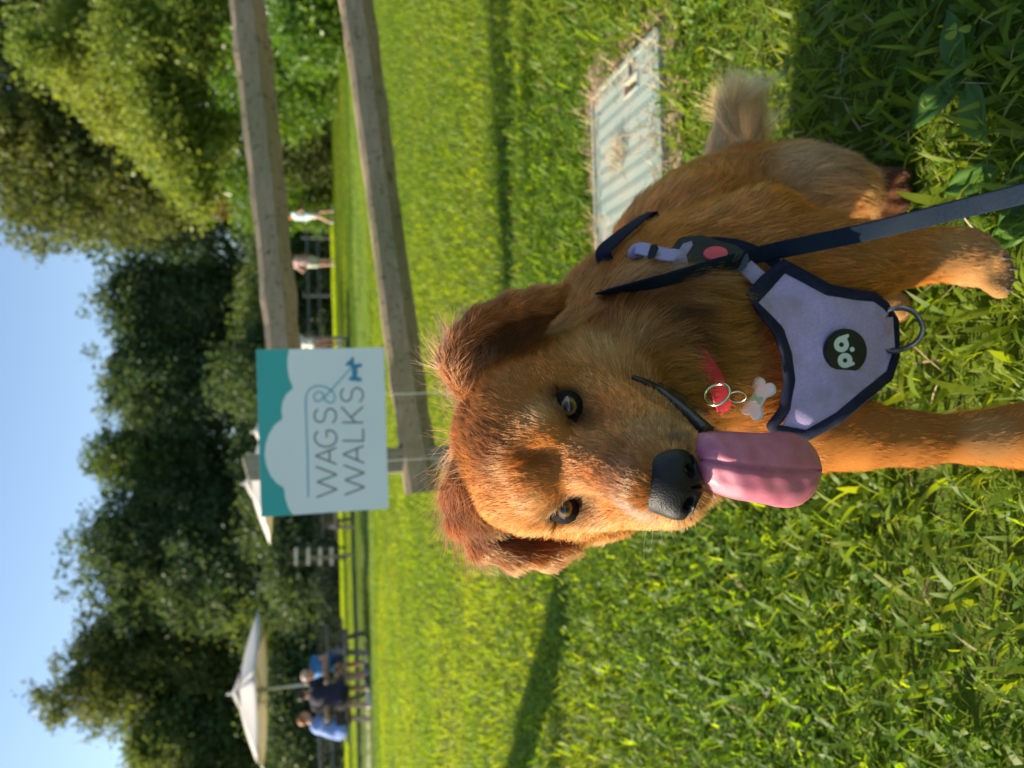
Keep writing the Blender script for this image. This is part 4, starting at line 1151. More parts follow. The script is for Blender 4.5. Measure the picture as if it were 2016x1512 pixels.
def prim_attrs(P, soft=.010):
    """blend colour, hair length and flow of the nearest building shapes"""
    n = len(P)
    W = np.zeros(n); colr = np.zeros((n, 3)); hl = np.zeros(n); fl = np.zeros((n, 3)); tl = np.zeros(n); er = np.zeros(n)
    away = P - NOSE; away /= np.linalg.norm(away, axis=1)[:, None]
    ds = np.stack([np.abs(SDF.dist(q, P)) if q.get('cut') else SDF.dist(q, P) for q in D.p], 1)
    ds -= ds.min(1)[:, None]
    for j, q in enumerate(D.p):
        w = np.exp(-np.maximum(ds[:, j], 0) / soft)
        W += w; colr += w[:, None] * np.array(q['col']); hl += w * q['hl']
        fl += w[:, None] * (away if q['fl'][0] == 'nose' else q['fl'][1])
        if q.get('tail'): tl += w
        if q.get('ear'): er += w
    return colr / W[:, None], hl / W, fl, tl / W, er / W
# coat markings, plus a painted nose highlight and throat shade: (centre, radius, colour, strength)
SPOTS = []
for s, e in zip((-1, 1), EYES):
    g_ = unit(CAM - e)
    SPOTS += [(e + g_ * .010, .0180, (.010, .006, .005), 1.0), (e + g_ * .011 - HR * s * .010 - HU * .005, .011, (.012, .007, .005), .95), (e + g_ * .006 + HR * s * .011 + HU * .002, .010, (.03, .014, .008), .85), (L(s * .024, .014, -.014), .014, (.12, .045, .016), .6),
              (L(s * .030, .002, .022), .016, (.66, .34, .12), .5), (L(s * .05, 0, -.03), .02, PALE, .55),
              (L(s * .024, .07, -.055), .017, (.16, .075, .035), .7), (L(s * .016, .04, -.005), .018, PALE, .35)]
SPOTS += [(L(-.022, .082, -.016), .012, (.66, .55, .46), .6), (L(0, -.03, .052), .03, (.26, .085, .022), .7), (L(0, 0, .018), .014, (.40, .13, .03), .4), (L(0, .085, -.002), .016, (.40, .22, .12), .5),  # pale entry left of the nose: sun highlight painted in, with some grey hair
          (L(0, .10, -.055), .018, (.30, .19, .11), .6)]
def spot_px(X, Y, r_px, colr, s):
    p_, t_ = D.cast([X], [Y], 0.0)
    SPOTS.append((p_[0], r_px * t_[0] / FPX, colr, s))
for X_, Y_, r_, c_, s_ in ((1062, 815, 26, (.78, .46, .18), .6), (1058, 985, 22, (.80, .46, .17), .55), (1180, 700, 60, (.66, .40, .14), .6), (1230, 660, 45, (.62, .38, .14), .5),
        (1175, 1020, 28, (.80, .50, .22), .5), (1215, 880, 30, (.40, .125, .026), .55), (1150, 900, 26, (.40, .12, .024), .5), (975, 893, 30, (.28, .08, .018), .6), (1040, 893, 22, (.36, .11, .024), .5),
        (1265, 850, 40, (.66, .36, .13), .5), (1340, 866, 24, (.22, .13, .07), .7), (1300, 840, 30, (.50, .28, .11), .5), (1345, 735, 45, (.55, .31, .09), .6),
        (1320, 620, 40, (.10, .032, .012), .75), (1365, 660, 40, (.12, .038, .013), .7), (1270, 575, 50, (.22, .065, .016), .6), (1180, 640, 50, (.26, .075, .018), .55), (1430, 640, 60, (.52, .24, .06), .5),  # darkest entries put the shade of the throat crease into the fur colour
        (1560, 330, 60, (.80, .52, .24), .5), (1700, 500, 60, (.56, .27, .07), .5), (1870, 500, 45, (.74, .44, .18), .6), (1950, 860, 50, (.74, .44, .18), .5)):
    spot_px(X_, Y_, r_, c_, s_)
def coat(P):
    c, hl, fl, tl, er = prim_attrs(P)
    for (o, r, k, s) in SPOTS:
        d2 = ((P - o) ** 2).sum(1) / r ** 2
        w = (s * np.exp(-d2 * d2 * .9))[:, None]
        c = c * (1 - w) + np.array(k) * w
    # inside of the ears is dark; the body carries broad redder and paler waves
    f = vnoise(P, 3, 9.0)[:, None] * .13 + vnoise(P, 4, 25.0)[:, None] * .09
    c = c * (1 + f)
    return np.clip(c, .005, .95), hl, fl, tl, er

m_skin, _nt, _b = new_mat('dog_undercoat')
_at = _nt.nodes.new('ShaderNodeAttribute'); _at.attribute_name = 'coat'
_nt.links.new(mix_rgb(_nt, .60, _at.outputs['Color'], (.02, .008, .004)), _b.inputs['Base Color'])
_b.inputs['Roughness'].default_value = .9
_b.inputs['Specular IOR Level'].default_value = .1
m_fur = bpy.data.materials.new('dog_fur'); m_fur.use_nodes = True
_nt = m_fur.node_tree; _nt.nodes.clear()
_h = _nt.nodes.new('ShaderNodeBsdfHairPrincipled'); _h.parametrization = 'COLOR'
_h.inputs['Roughness'].default_value = .28
_h.inputs['Radial Roughness'].default_value = .5
_at = _nt.nodes.new('ShaderNodeAttribute'); _at.attribute_name = 'coat'
_o = _nt.nodes.new('ShaderNodeOutputMaterial')
_d = _nt.nodes.new('ShaderNodeBsdfDiffuse'); _t = _nt.nodes.new('ShaderNodeBsdfTranslucent')
_m1 = _nt.nodes.new('ShaderNodeMixShader'); _m1.inputs[0].default_value = .30
_m2 = _nt.nodes.new('ShaderNodeMixShader'); _m2.inputs[0].default_value = .38
for _n, _i in ((_h, 'Color'), (_d, 'Color'), (_t, 'Color')): _nt.links.new(_at.outputs['Color'], _n.inputs[_i])
_nt.links.new(_d.outputs[0], _m1.inputs[1]); _nt.links.new(_t.outputs[0], _m1.inputs[2])
_nt.links.new(_m1.outputs[0], _m2.inputs[1]); _nt.links.new(_h.outputs[0], _m2.inputs[2])
_nt.links.new(_m2.outputs[0], _o.inputs[0])

dog = empty('dog', (.1, .85, 0))
setp(dog, 'golden red long-eared dog sitting on the grass with its tongue hanging out', 'dog')
me = mesh_from('dog_body', DV, DQ)
_ca = me.attributes.new('coat', 'FLOAT_COLOR', 'POINT')
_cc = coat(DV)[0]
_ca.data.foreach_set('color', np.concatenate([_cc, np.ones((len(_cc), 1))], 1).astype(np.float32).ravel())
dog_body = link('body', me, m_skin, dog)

# ---- harness outline in the photograph, laid on the chest
PANEL = np.array([(1490, 595), (1544, 535), (1587, 557), (1627, 579), (1687, 589), (1720, 592), (1742, 609), (1756, 633), (1758, 696), (1746, 732), (1706, 764), (1647, 815), (1587, 849), (1532, 839), (1552, 807), (1563, 748), (1556, 696), (1540, 648), (1512, 617)], float)
OUTER = np.array([(1470, 580), (1498, 548), (1542, 512), (1595, 540), (1634, 562), (1690, 573), (1722, 576), (1748, 598), (1768, 630), (1770, 700), (1756, 745), (1712, 782), (1652, 833), (1590, 866), (1524, 856), (1510, 838), (1535, 805), (1545, 748), (1540, 700), (1524, 655), (1497, 620)], float)
def in_poly(P, poly):
    x, y = P[:, 0], P[:, 1]
    c = np.zeros(len(P), bool)
    n = len(poly)
    for i in range(n):
        x1, y1 = poly[i]; x2, y2 = poly[(i + 1) % n]
        cond = (y1 > y) != (y2 > y)
        with np.errstate(divide='ignore', invalid='ignore'):
            c ^= cond & (x < (x2 - x1) * (y - y1) / (y2 - y1) + x1)
    return c

# ---- fur
def make_curves(name, P, coat_c, r0, r1, parent, material):
    """P (n, k, 3) strands"""
    n, k, _ = P.shape
    cu = bpy.data.hair_curves.new(name)
    cu.add_curves([k] * n)
    cu.attributes['position'].data.foreach_set('vector', P.astype(np.float32).ravel())
    rad = cu.attributes.get('radius') or cu.attributes.new('radius', 'FLOAT', 'POINT')
    t = np.linspace(0, 1, k)
    rr = (np.asarray(r0).reshape(-1, 1) * (1 - t) + np.asarray(r1).reshape(-1, 1) * t) * np.ones((n, 1))
    rad.data.foreach_set('value', rr.astype(np.float32).ravel())
    ca = cu.attributes.new('coat', 'FLOAT_COLOR', 'CURVE')
    ca.data.foreach_set('color', np.concatenate([coat_c, np.ones((n, 1))], 1).astype(np.float32).ravel())
    cu.materials.append(material)
    return link(name, cu, None, parent)
def grow(seed, n, weight, mask, length_mul=1.0, steps=5, clump=.45, guides=5000, rough=.25):
    r = np.random.default_rng(seed)
    a, b, c = DV[DT[:, 0]], DV[DT[:, 1]], DV[DT[:, 2]]
    cen = (a + b + c) / 3
    area = .5 * np.linalg.norm(np.cross(b - a, c - a), axis=1) * weight(cen)
    cdf = np.cumsum(area); cdf /= cdf[-1]
    ti = np.searchsorted(cdf, r.random(n)); ti = np.minimum(ti, len(DT) - 1)
    u, v = r.random(n), r.random(n); f = u + v > 1; u[f] = 1 - u[f]; v[f] = 1 - v[f]
    P = a[ti] + u[:, None] * (b - a)[ti] + v[:, None] * (c - a)[ti]
    keep = mask(P)
    P = P[keep]; n = len(P)
    N = D.normal(P)
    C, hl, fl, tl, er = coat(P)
    # combing: flow along the skin plus slow waviness
    wob = np.stack([vnoise(P, 11 + i, 14.0) for i in range(3)], 1) * .40 + np.stack([vnoise(P, 21 + i, 60.0) for i in range(3)], 1) * .32
    fl = fl / (np.linalg.norm(fl, axis=1)[:, None] + 1e-9) + wob * np.clip(hl / .020, .3, 1)[:, None]
    T = fl - N * (fl * N).sum(1)[:, None]
    T /= np.linalg.norm(T, axis=1)[:, None] + 1e-9
    jit = r.normal(size=(n, 3)) * rough * .6
    lift = np.clip(.24 + .12 * vnoise(P, 31, 30.0) + r.normal(size=n) * .08, .12, .8)
    lift = np.where(er > .5, lift + .1, lift)
    Ln = hl * np.where(hl > .0125, 1.35, 1.15) * length_mul * (1 + .22 * vnoise(P, 41, 20.0)) * r.uniform(.6, 1.15, n)
    dirn = T + N * lift[:, None] + jit * .5
    dirn /= np.linalg.norm(dirn, axis=1)[:, None]
    s = np.linspace(0, 1, steps)
    bend = -N * (lift * .5)[:, None] + np.array([0, 0, -.25]) * np.clip(hl / .04, 0, 1)[:, None] + jit * .4
    S = P[:, None, :] + Ln[:, None, None] * (s[None, :, None] * dirn[:, None, :] + (s ** 2)[None, :, None] * bend[:, None, :] * .5)
    S -= N[:, None, :] * np.where(hl < .008, .0003, .0012)[:, None, None]
    # clumping: tips lean towards a nearby guide hair's tip
    g = r.choice(n, min(guides, n), replace=False)
    kd = KDTree(len(g))
    for i, j in enumerate(g): kd.insert(P[j], i)
    kd.balance()
    near = np.array([kd.find(p)[1] for p in P])
    gi = g[near]
    off = S[gi] - P[gi][:, None, :]
    tgt = P[gi][:, None, :] + off / (Ln[gi][:, None, None] + 1e-6) * Ln[:, None, None]
    dist = np.linalg.norm(P - P[gi], axis=1)
    w = clump * np.exp(-(dist / (.45 * Ln + .002)) ** 2)[:, None, None] * (s ** 1.3)[None, :, None]
    S = S * (1 - w) + tgt * w
    gr = r.normal(size=len(g))                      # whole tufts are a little lighter or darker
    C = C * (np.clip(1 + .26 * gr[near], .45, 1.7) * r.uniform(.7, 1.3, n))[:, None]
    return S, C, tl, er, P
def near_eye(P):
    m = np.ones(len(P), bool)
    for e in EYES:
        dl = (P - e) @ HM
        m &= ~((dl[:, 0] / .0102) ** 2 + (dl[:, 2] / .0066) ** 2 < 1) | (dl[:, 1] < 0)
    return m
NOSE_C = L(-.004, .096, -.0275)
def nose_free(P):
    dl = (P - NOSE_C) @ HM / np.array([.0215, .020, .0165])
    return (dl ** 2).sum(1) > 1.0
def mouth_free(P):
    dl = (P - HE) @ HM
    inside = (np.abs(dl[:, 0]) < .03 - .1 * np.maximum(dl[:, 1] - .03, 0)) & (dl[:, 1] > -.01) & (dl[:, 2] < -.060 - .13 * dl[:, 1]) & (dl[:, 2] > -.082 - .1 * dl[:, 1]) & False
    return ~inside
def harness_free(P):
    q = project(P)
    return ~(in_poly(q[:, :2], OUTER) & (q[:, 2] < .90))
def fur_mask(P): return near_eye(P) & nose_free(P) & mouth_free(P) & harness_free(P) & (P[:, 2] > .012)
def w_head(P):
    d = np.linalg.norm(P - L(0, 0, -.02), axis=1)
    dm = np.linalg.norm((P - L(0, .05, -.03)) @ HM / np.array([1, 1.4, 1]), axis=1)
    return np.where(d < .16, 1.0, 0.0) * np.where(dm < .055, 2.0, 1.0)
def w_body(P):
    d = np.linalg.norm(P - L(0, 0, -.02), axis=1)
    return np.where(d < .15, 0.0, 1.0)
HAIR = 1.0
S, C, tl, er, P0 = grow(1, int(150000 * HAIR), w_head, fur_mask, guides=16000, clump=.35)
make_curves('fur', S, C, np.full(len(S), .00017), np.full(len(S), .00006), dog, m_fur)['kind'] = 'stuff'
S, C, tl, er, P0 = grow(2, int(170000 * HAIR), w_body, fur_mask, guides=14000, clump=.5)
make_curves('fur', S, C, np.full(len(S), .00022), np.full(len(S), .00006), dog, m_fur)['kind'] = 'stuff'
# long wisps on the ear roots and the tail
def w_wisp(P):
    w = np.zeros(len(P))
    for p, rr in ((eL[0], .03), (eL[1], .026), (eL[2], .024), (eL[3], .02), (eR[0], .024), (eR[1], .026), (eR[2], .022)):
        w += np.exp(-((P - p) ** 2).sum(1) / rr ** 2)
    return w * (w > .25)
S, C, tl, er, P0 = grow(3, 2200, w_wisp, fur_mask, length_mul=2.2, guides=160, clump=.35, rough=.75, steps=6)
lean = np.where((P0 @ HR < HE @ HR)[:, None], (-HR * .35 + HU * .8 + .2 * HF), (HR * -.1 + HU * 1.0)) 
ss = np.linspace(0, 1, 6)[None, :, None]
S += ss * lean[:, None, :] * .014 * RNG.uniform(.4, 1.4, len(S))[:, None, None]
make_curves('ear_wisps', S, np.clip(C * 1.5 + .10, 0, .95), np.full(len(S), .00013), np.full(len(S), .00004), dog, m_fur)['kind'] = 'stuff'  # wisps lightened so their sunlit glow sits in the colour
def w_tail(P):
    return np.where(prim_attrs(P)[3] > .5, 1.0, 0.0)
S, C, tl, er, P0 = grow(4, 9000, w_tail, fur_mask, length_mul=1.0, guides=120, clump=.6, rough=.3, steps=6)
make_curves('tail_fur', S, C, np.full(len(S), .00030), np.full(len(S), .00008), dog, m_fur)['kind'] = 'stuff'
# ------------------------------------------------------------------ face of the dog
def orient(V, Q):
    T = quads_to_tris(Q)
    a, b, c = V[T[:, 0]] - V.mean(0), V[T[:, 1]] - V.mean(0), V[T[:, 2]] - V.mean(0)
    return Q[:, ::-1] if np.einsum('ij,ij->i', a, np.cross(b, c)).sum() < 0 else Q
def plain(name, c, rough=.5, spec=.5, metallic=0.0, coat=0.0):
    m, nt, b = new_mat(name)
    b.inputs['Base Color'].default_value = tuple(c) + (1,)
    b.inputs['Roughness'].default_value = rough
    b.inputs['Specular IOR Level'].default_value = spec
    b.inputs['Metallic'].default_value = metallic
    b.inputs['Coat Weight'].default_value = coat
    return m
# nose leather
m_nose, nt, b = new_mat('nose_leather')
vor = nt.nodes.new('ShaderNodeTexVoronoi'); vor.inputs['Scale'].default_value = 900
tcn = nt.nodes.new('ShaderNodeTexCoord'); nt.links.new(tcn.outputs['Object'], vor.inputs['Vector'])
b.inputs['Base Color'].default_value = (.004, .004, .0045, 1)
b.inputs['Roughness'].default_value = .5
b.inputs['Specular IOR Level'].default_value = .32
bump(nt, b, vor.outputs['Distance'], .45, .0006)
N = SDF()
I3 = np.eye(3)
N.ell((0, .096, -.022), (.0215, .017, .0145), I3, .006)
N.ell((0, .090, -.012), (.018, .018, .012), I3, .01)
N.ell((0, .103, -.031), (.0125, .010, .0105), I3, .008)
for s in (-1, 1):
    N.ell((s * .0135, .103, -.025), (.0095, .0095, .010), I3, .006)
    Rn = Matrix.Rotation(s * math.radians(-35), 3, 'Y')
    N.ell((s * .0105, .1135, -.0265), (.0052, .009, .0034), np.array(Rn), .003, cut=1)
    N.ell((s * .0175, .108, -.0295), (.0040, .007, .0018), I3, .002, cut=1)
N.ell((0, .114, -.036), (.0009, .007, .010), I3, .003, cut=1)
N.grid(.0008, .006)
V, Q = N.mesh()
V = HE + (V + np.array([-.004, .001, -.0075])) @ HM.T
link('nose', mesh_from('nose', V, orient(V, Q)), m_nose, dog)
# eyes and lids
m_eye, nt, b = new_mat('dog_eye')
tcn = nt.nodes.new('ShaderNodeTexCoord'); sep = nt.nodes.new('ShaderNodeSeparateXYZ'); nt.links.new(tcn.outputs['Object'], sep.inputs[0])
cmb = nt.nodes.new('ShaderNodeCombineXYZ'); nt.links.new(sep.outputs[0], cmb.inputs[0]); nt.links.new(sep.outputs[1], cmb.inputs[1])
ln = nt.nodes.new('ShaderNodeVectorMath'); ln.operation = 'LENGTH'; nt.links.new(cmb.outputs[0], ln.inputs[0])
cr = nt.nodes.new('ShaderNodeValToRGB')
mr = nt.nodes.new('ShaderNodeMapRange'); mr.inputs[2].default_value = .0125; nt.links.new(ln.outputs['Value'], mr.inputs[0]); nt.links.new(mr.outputs[0], cr.inputs[0])
el = cr.color_ramp.elements
el[0].position, el[0].color = 0.0, (.004, .004, .004, 1)
el[1].position, el[1].color = 1.0, (.05, .025, .015, 1)
for p_, c_ in ((.235, (.004, .004, .004, 1)), (.27, (.05, .03, .012, 1)), (.40, (.24, .145, .05, 1)), (.52, (.15, .08, .025, 1)), (.58, (.012, .008, .006, 1)), (.72, (.03, .018, .014, 1))):
    e = el.new(p_); e.color = c_
wv = noise_node(nt, 700, 3)
nt.links.new(mix_rgb(nt, ramp(nt, wv, .3, .8), cr.outputs[0], mix_rgb(nt, .5, cr.outputs[0], (.01, .006, .004))), b.inputs['Base Color'])
b.inputs['Roughness'].default_value = .18
b.inputs['Coat Weight'].default_value = .4
b.inputs['Coat Roughness'].default_value = .06
m_lid = mat_noise('eyelid_skin', (.006, .005, .005), (.014, .010, .009), .75, 300, .6, 900, spec=.12)
for s, e in zip((-1, 1), EYES):
    gaze = unit(unit(CAM - e) + .12 * HF)
    q = Vector(gaze).to_track_quat('Z', 'Y')
    bm = bmesh.new(); bmesh.ops.create_uvsphere(bm, u_segments=32, v_segments=24, radius=.0122)
    for v in bm.verts:
        rr = math.hypot(v.co.x, v.co.y)
        if v.co.z > 0 and rr < .009: v.co.z += .0009 * math.cos(rr / .009 * math.pi / 2) ** 2   # cornea
    eo = bpy.data.objects.new('eye', bm_mesh('eye', bm, True)); COL.objects.link(eo)
    eo.data.materials.append(m_eye)
    eo.matrix_world = Matrix.Translation(Vector(e)) @ q.to_matrix().to_4x4()
    mw = eo.matrix_basis.copy(); eo.parent = dog; eo.matrix_parent_inverse = dog.matrix_basis.inverted(); eo.matrix_basis = mw
    hx = unit(HR - gaze * (HR @ gaze)); vz = np.cross(hx, gaze); vz = vz if vz @ HU > 0 else -vz
    t = math.radians(9) * s
    ax_, az_ = hx * math.cos(t) + vz * math.sin(t), vz * math.cos(t) - hx * math.sin(t)
    Rm = np.stack([ax_, gaze, az_], 1)
    E = SDF()
    E.ell(e, (.0125, .0125, .0125), I3, .004)
    E.ell(e - s * ax_ * .0095 + gaze * .0095 - az_ * .002, (.005, .004, .0035), Rm, .004)
    E.ell(e - az_ * .0008 + gaze * .0135, (.0082, .012, .0040), Rm, .0015, cut=1)
    E.ell(e - az_ * .0018 - s * ax_ * .0065 + gaze * .0135, (.0045, .012, .0026), Rm, .0015, cut=1)
    E.ell(e, (.0118, .0118, .0118), I3, .0005, cut=1)
    E.grid(.0006, .004)
    V, Q = E.mesh()
    keep = ((V - e) @ gaze)[Q].min(1) > .001
    link('eyelid', mesh_from('eyelid', V, orient(V, Q)[keep]), m_lid, eo)
# tongue
m_tongue, nt, b = new_mat('tongue')
nf = noise_node(nt, 60, 4); nf2 = noise_node(nt, 1700, 3)
nt.links.new(mix_rgb(nt, ramp(nt, nf, .3, .7), (.40, .095, .155), (.50, .17, .235)), b.inputs['Base Color'])
b.inputs['Roughness'].default_value = .33
b.inputs['Coat Weight'].default_value = .25
b.inputs['Coat Roughness'].default_value = .2
b.inputs['Subsurface Weight'].default_value = .35
b.inputs['Subsurface Radius'].default_value = (.008, .003, .003)
b.inputs['Subsurface Scale'].default_value = .6
bump(nt, b, nf2, .5, .0009)
cen = spline([(1335, 905, .535), (1368, 906, .512), (1400, 909, .500), (1460, 918, .496), (1530, 924, .502), (1590, 926, .512), (1619, 925, .520)], 60)
hw = (1 + .025 * np.sin(cen[:, 0] * .045)) * np.interp(cen[:, 0], [1335, 1385, 1450, 1530, 1556, 1578, 1596, 1608, 1615, 1619.2], [45, 57, 66, 75, 73, 66, 53, 38, 22, 2])
ws = np.linspace(-1, 1, 31)
front, back = [], []
for (X, Y, d), h_ in zip(cen, hw):
    for w in ws:
        groove = .0022 * math.exp(-(w / .09) ** 2) + .0006 * math.exp(-((w - .45) / .2) ** 2)
        dd = d + .013 * w * w * (.4 + .6 * w * w) + groove * 1.5 + .0007 * math.sin(X * .04 + w * 2.4) + .0003 * math.sin(X * .13 - w * 5)
        th = .0075 * math.sqrt(max(0, 1 - w ** 6)) + .0004
        front.append(px(X, Y + h_ * w, dd)); back.append(px(X, Y + h_ * w * .985, dd + th))
nr, nc = len(cen), len(ws)
ix = np.arange(nr * nc).reshape(nr, nc)
qf = np.stack([ix[:-1, :-1], ix[1:, :-1], ix[1:, 1:], ix[:-1, 1:]], -1).reshape(-1, 4)
o = nr * nc
border = np.concatenate([ix[:, 0], ix[-1, 1:], ix[::-1, -1][1:], ix[0, ::-1][1:]])
qs = np.stack([border[:-1], border[1:], border[1:] + o, border[:-1] + o], -1)
Q = np.concatenate([qf, qf[:, ::-1] + o, qs[:, ::-1]])
V = np.array(front + back)
link('tongue', mesh_from('tongue', V, orient(V, Q)), m_tongue, dog)
# lips and the dark inside of the mouth
m_lip = mat_noise('lip_skin', (.008, .006, .007), (.03, .018, .018), .3, 250, .4, 500)
pts, _ = D.cast([1243, 1268, 1300, 1335, 1368, 1392], [742, 752, 770, 797, 826, 850], .0005)
V, F = sweep(spline(pts, 30), np.interp(np.linspace(0, 1, 30), [0, .3, .8, 1], [.0022, .0038, .0052, .0060]), 8)
link('lip', mesh_from('lip', V, F), m_lip, dog)
pts, _ = D.cast([1275, 1310, 1350, 1390, 1420], [748, 766, 790, 815, 838], -.001)
V, F = sweep(spline(pts, 30), np.interp(np.linspace(0, 1, 30), [0, .3, 1], [.0020, .0036, .0065]), 8)
link('lip', mesh_from('lip', V, F), m_lip, dog)
pts = [L(.0, .078, -.058), L(.0, .05, -.068), L(0, .02, -.066)]
V, F = sweep(spline(pts, 12), np.array([.018] * 12), 10, up=HU, flat=.45)
link('mouth_inside', mesh_from('mouth_inside', V, F), m_lip, dog)
# claws
m_claw = mat_noise('claw', (.03, .022, .018), (.08, .06, .05), .4, 80)
for dx, dy in ((-6, 32), (6, 11), (8, -10), (0, -30)):
    a_ = px(1972 + dx, 539 - dy, .848)
    V, F = sweep(spline([a_, a_ + np.array([-.002, -.007, -.003]), a_ + np.array([-.003, -.011, -.009])], 6), np.linspace(.0030, .0008, 6), 6)
    link('claw', mesh_from('claw', V, F), m_claw, dog)
# whiskers
m_wh = plain('whisker', (.8, .78, .72), .4)
wl = []
for (a, b_, c_, dd) in (((1284, 1030), (1284, 1062), (1276, 1092), .50), ((1300, 1028), (1303, 1060), (1311, 1078), .49), ((1318, 1026), (1322, 1050), (1332, 1072), .49),
                   ((1275, 1032), (1268, 1070), (1268, 1110), .505)):
    p_ = spline([px(a[0], a[1], dd + .008), px(b_[0], b_[1], dd - .004), px(c_[0], c_[1], dd - .012)], 8)
    wl.append(p_)
make_curves('whiskers', np.array(wl), np.full((len(wl), 3), .8), np.full(len(wl), .00010), np.full(len(wl), .00003), dog, m_fur)['kind'] = 'stuff'
# ------------------------------------------------------------------ harness, collar and leash
def resample(poly, n, closed=True):
    P = np.asarray(poly, float)
    if closed: P = np.vstack([P, P[:1]])
    d = np.concatenate([[0], np.cumsum(np.linalg.norm(np.diff(P, axis=0), axis=1))])
    t = np.linspace(0, d[-1], n + (1 if closed else 0))
    out = np.stack([np.interp(t, d, P[:, i]) for i in range(2)], 1)
    return out[:-1] if closed else out
def plane_px(X, Y, p0, n):
    ray = _F + CR * ((1512 - Y) - 756) / FPX - CU * (X - 1008) / FPX
    return CAM + ray * (((p0 - CAM) @ n) / (ray @ n))
def plate(name, poly, p0, n, thick, material, parent, bevel=.001, hole=None):
    """flat piece of that outline lying in the plane (p0, n), extruded towards the viewer"""
    bm = bmesh.new()
    vs = [bm.verts.new(Vector(plane_px(X, Y, p0, n))) for X, Y in poly]
    f = bm.faces.new(vs)
    r = bmesh.ops.extrude_face_region(bm, geom=[f])
    nv = [v for v in r['geom'] if isinstance(v, bmesh.types.BMVert)]
    bmesh.ops.translate(bm, verts=nv, vec=Vector(n * thick))
    top = [e for e in bm.edges if all(v in nv for v in e.verts)]
    if bevel: bmesh.ops.bevel(bm, geom=top, offset=bevel, segments=2, affect='EDGES')
    return link(name, bm_mesh(name, bm), material, parent)
def ellipse(cx_, cy_, rx, ry, n=28, a0=0.0):
    a = np.arange(n) / n * 2 * np.pi
    return [(cx_ + rx * math.cos(t) * math.cos(a0) - ry * math.sin(t) * math.sin(a0), cy_ + rx * math.cos(t) * math.sin(a0) + ry * math.sin(t) * math.cos(a0)) for t in a]
def fabric(name, c1, c2, dirt, weave=1500, rough=.85):
    m, nt, b = new_mat(name)
    f = ramp(nt, noise_node(nt, 22, 5, .6), .46, .72)
    fine = noise_node(nt, 400, 2)
    col = mix_rgb(nt, ramp(nt, fine, .3, .7), c1, c2)
    nt.links.new(mix_rgb(nt, f, col, dirt), b.inputs['Base Color'])
    b.inputs['Roughness'].default_value = rough
    b.inputs['Specular IOR Level'].default_value = .08
    tc = nt.nodes.new('ShaderNodeTexCoord')
    w1 = nt.nodes.new('ShaderNodeTexWave'); w1.bands_direction = 'X'; w1.inputs['Scale'].default_value = weave / 6
    w2 = nt.nodes.new('ShaderNodeTexWave'); w2.bands_direction = 'Z'; w2.inputs['Scale'].default_value = weave / 6
    nt.links.new(tc.outputs['Object'], w1.inputs[0]); nt.links.new(tc.outputs['Object'], w2.inputs[0])
    ad = nt.nodes.new('ShaderNodeMath'); ad.operation = 'ADD'
    nt.links.new(w1.outputs['Fac'], ad.inputs[0]); nt.links.new(w2.outputs['Fac'], ad.inputs[1])
    bump(nt, b, ad.outputs[0], .35, .0006)
    return m
m_lav = fabric('lavender_mesh', (.36, .29, .50), (.46, .38, .60), (.31, .25, .31))
m_web = fabric('lavender_webbing', (.31, .27, .42), (.40, .35, .50), (.32, .27, .36), 2600)
m_navy = fabric('navy_binding', (.010, .013, .028), (.018, .022, .045), (.03, .03, .045), 2400)
m_leash = fabric('navy_leash', (.006, .013, .026), (.011, .020, .036), (.014, .023, .036), 2600, .75)
m_blk = mat_noise('black_plastic', (.006, .009, .008), (.012, .017, .013), .45, 90, spec=.3)
m_rub = mat_noise('black_rubber', (.006, .010, .012), (.012, .016, .018), .5, 90)
m_red = mat_noise('red_plastic', (.62, .045, .075), (.70, .06, .09), .4, 60)
m_mint = plain('pale_print', (.55, .62, .56), .5)
m_ring = mat_noise('worn_metal', (.16, .15, .13), (.34, .32, .29), .32, 120, metallic=1.0)
m_brass = mat_noise('brass_ring', (.45, .45, .25), (.62, .62, .40), .25, 120, metallic=1.0)
m_tab = fabric('stained_webbing', (.36, .25, .25), (.46, .35, .36), (.30, .18, .14), 2600)

harness = empty('dog_harness', (.035, .72, .25))
setp(harness, 'lavender chest harness with dark navy edging worn by the dog', 'harness')
# front panel: a grid over the outline, laid on the chest and smoothed like stiff cloth
gx, gy = np.arange(1478, 1772, 5.0), np.arange(525, 862, 5.0)
GX, GY = np.meshgrid(gx, gy, indexing='ij')
P, t = D.cast(GX.ravel(), GY.ravel(), .011)
T = t.reshape(GX.shape)
ok = T < 1.0
T = np.where(ok, T, np.nan)
for _ in range(60):      # fill beyond the chest's edge, then relax
    pad = np.pad(T, 1, constant_values=np.nan)
    nb = np.nanmean(np.stack([pad[:-2, 1:-1], pad[2:, 1:-1], pad[1:-1, :-2], pad[1:-1, 2:]]), 0)
    T = np.where(np.isnan(T), nb, np.where(ok, T * .6 + nb * .4 - .0002, nb))
T0 = t.reshape(GX.shape)
T = np.where(ok, np.minimum(T, T0), T)
T += .0016 * np.sin(GX * .03 + GY * .055) + .0010 * np.sin(GX * .075 - GY * .04)
def panel_depth(X, Y):
    i = np.clip((np.asarray(X) - gx[0]) / 5.0, 0, len(gx) - 1.001); j = np.clip((np.asarray(Y) - gy[0]) / 5.0, 0, len(gy) - 1.001)
    a, b = i.astype(int), j.astype(int); f, g = i - a, j - b
    return (T[a, b] * (1 - f) + T[a + 1, b] * f) * (1 - g) + (T[a, b + 1] * (1 - f) + T[a + 1, b + 1] * f) * g
def panel_px(XY, off=0.0):
    XY = np.asarray(XY, float)
    d = panel_depth(XY[:, 0], XY[:, 1]) - off
    return np.array([px(x, y, dd) for (x, y), dd in zip(XY, d)])
inside = in_poly(np.stack([GX.ravel(), GY.ravel()], 1), PANEL * 1.0).reshape(GX.shape)
from_mid = PANEL.mean(0)
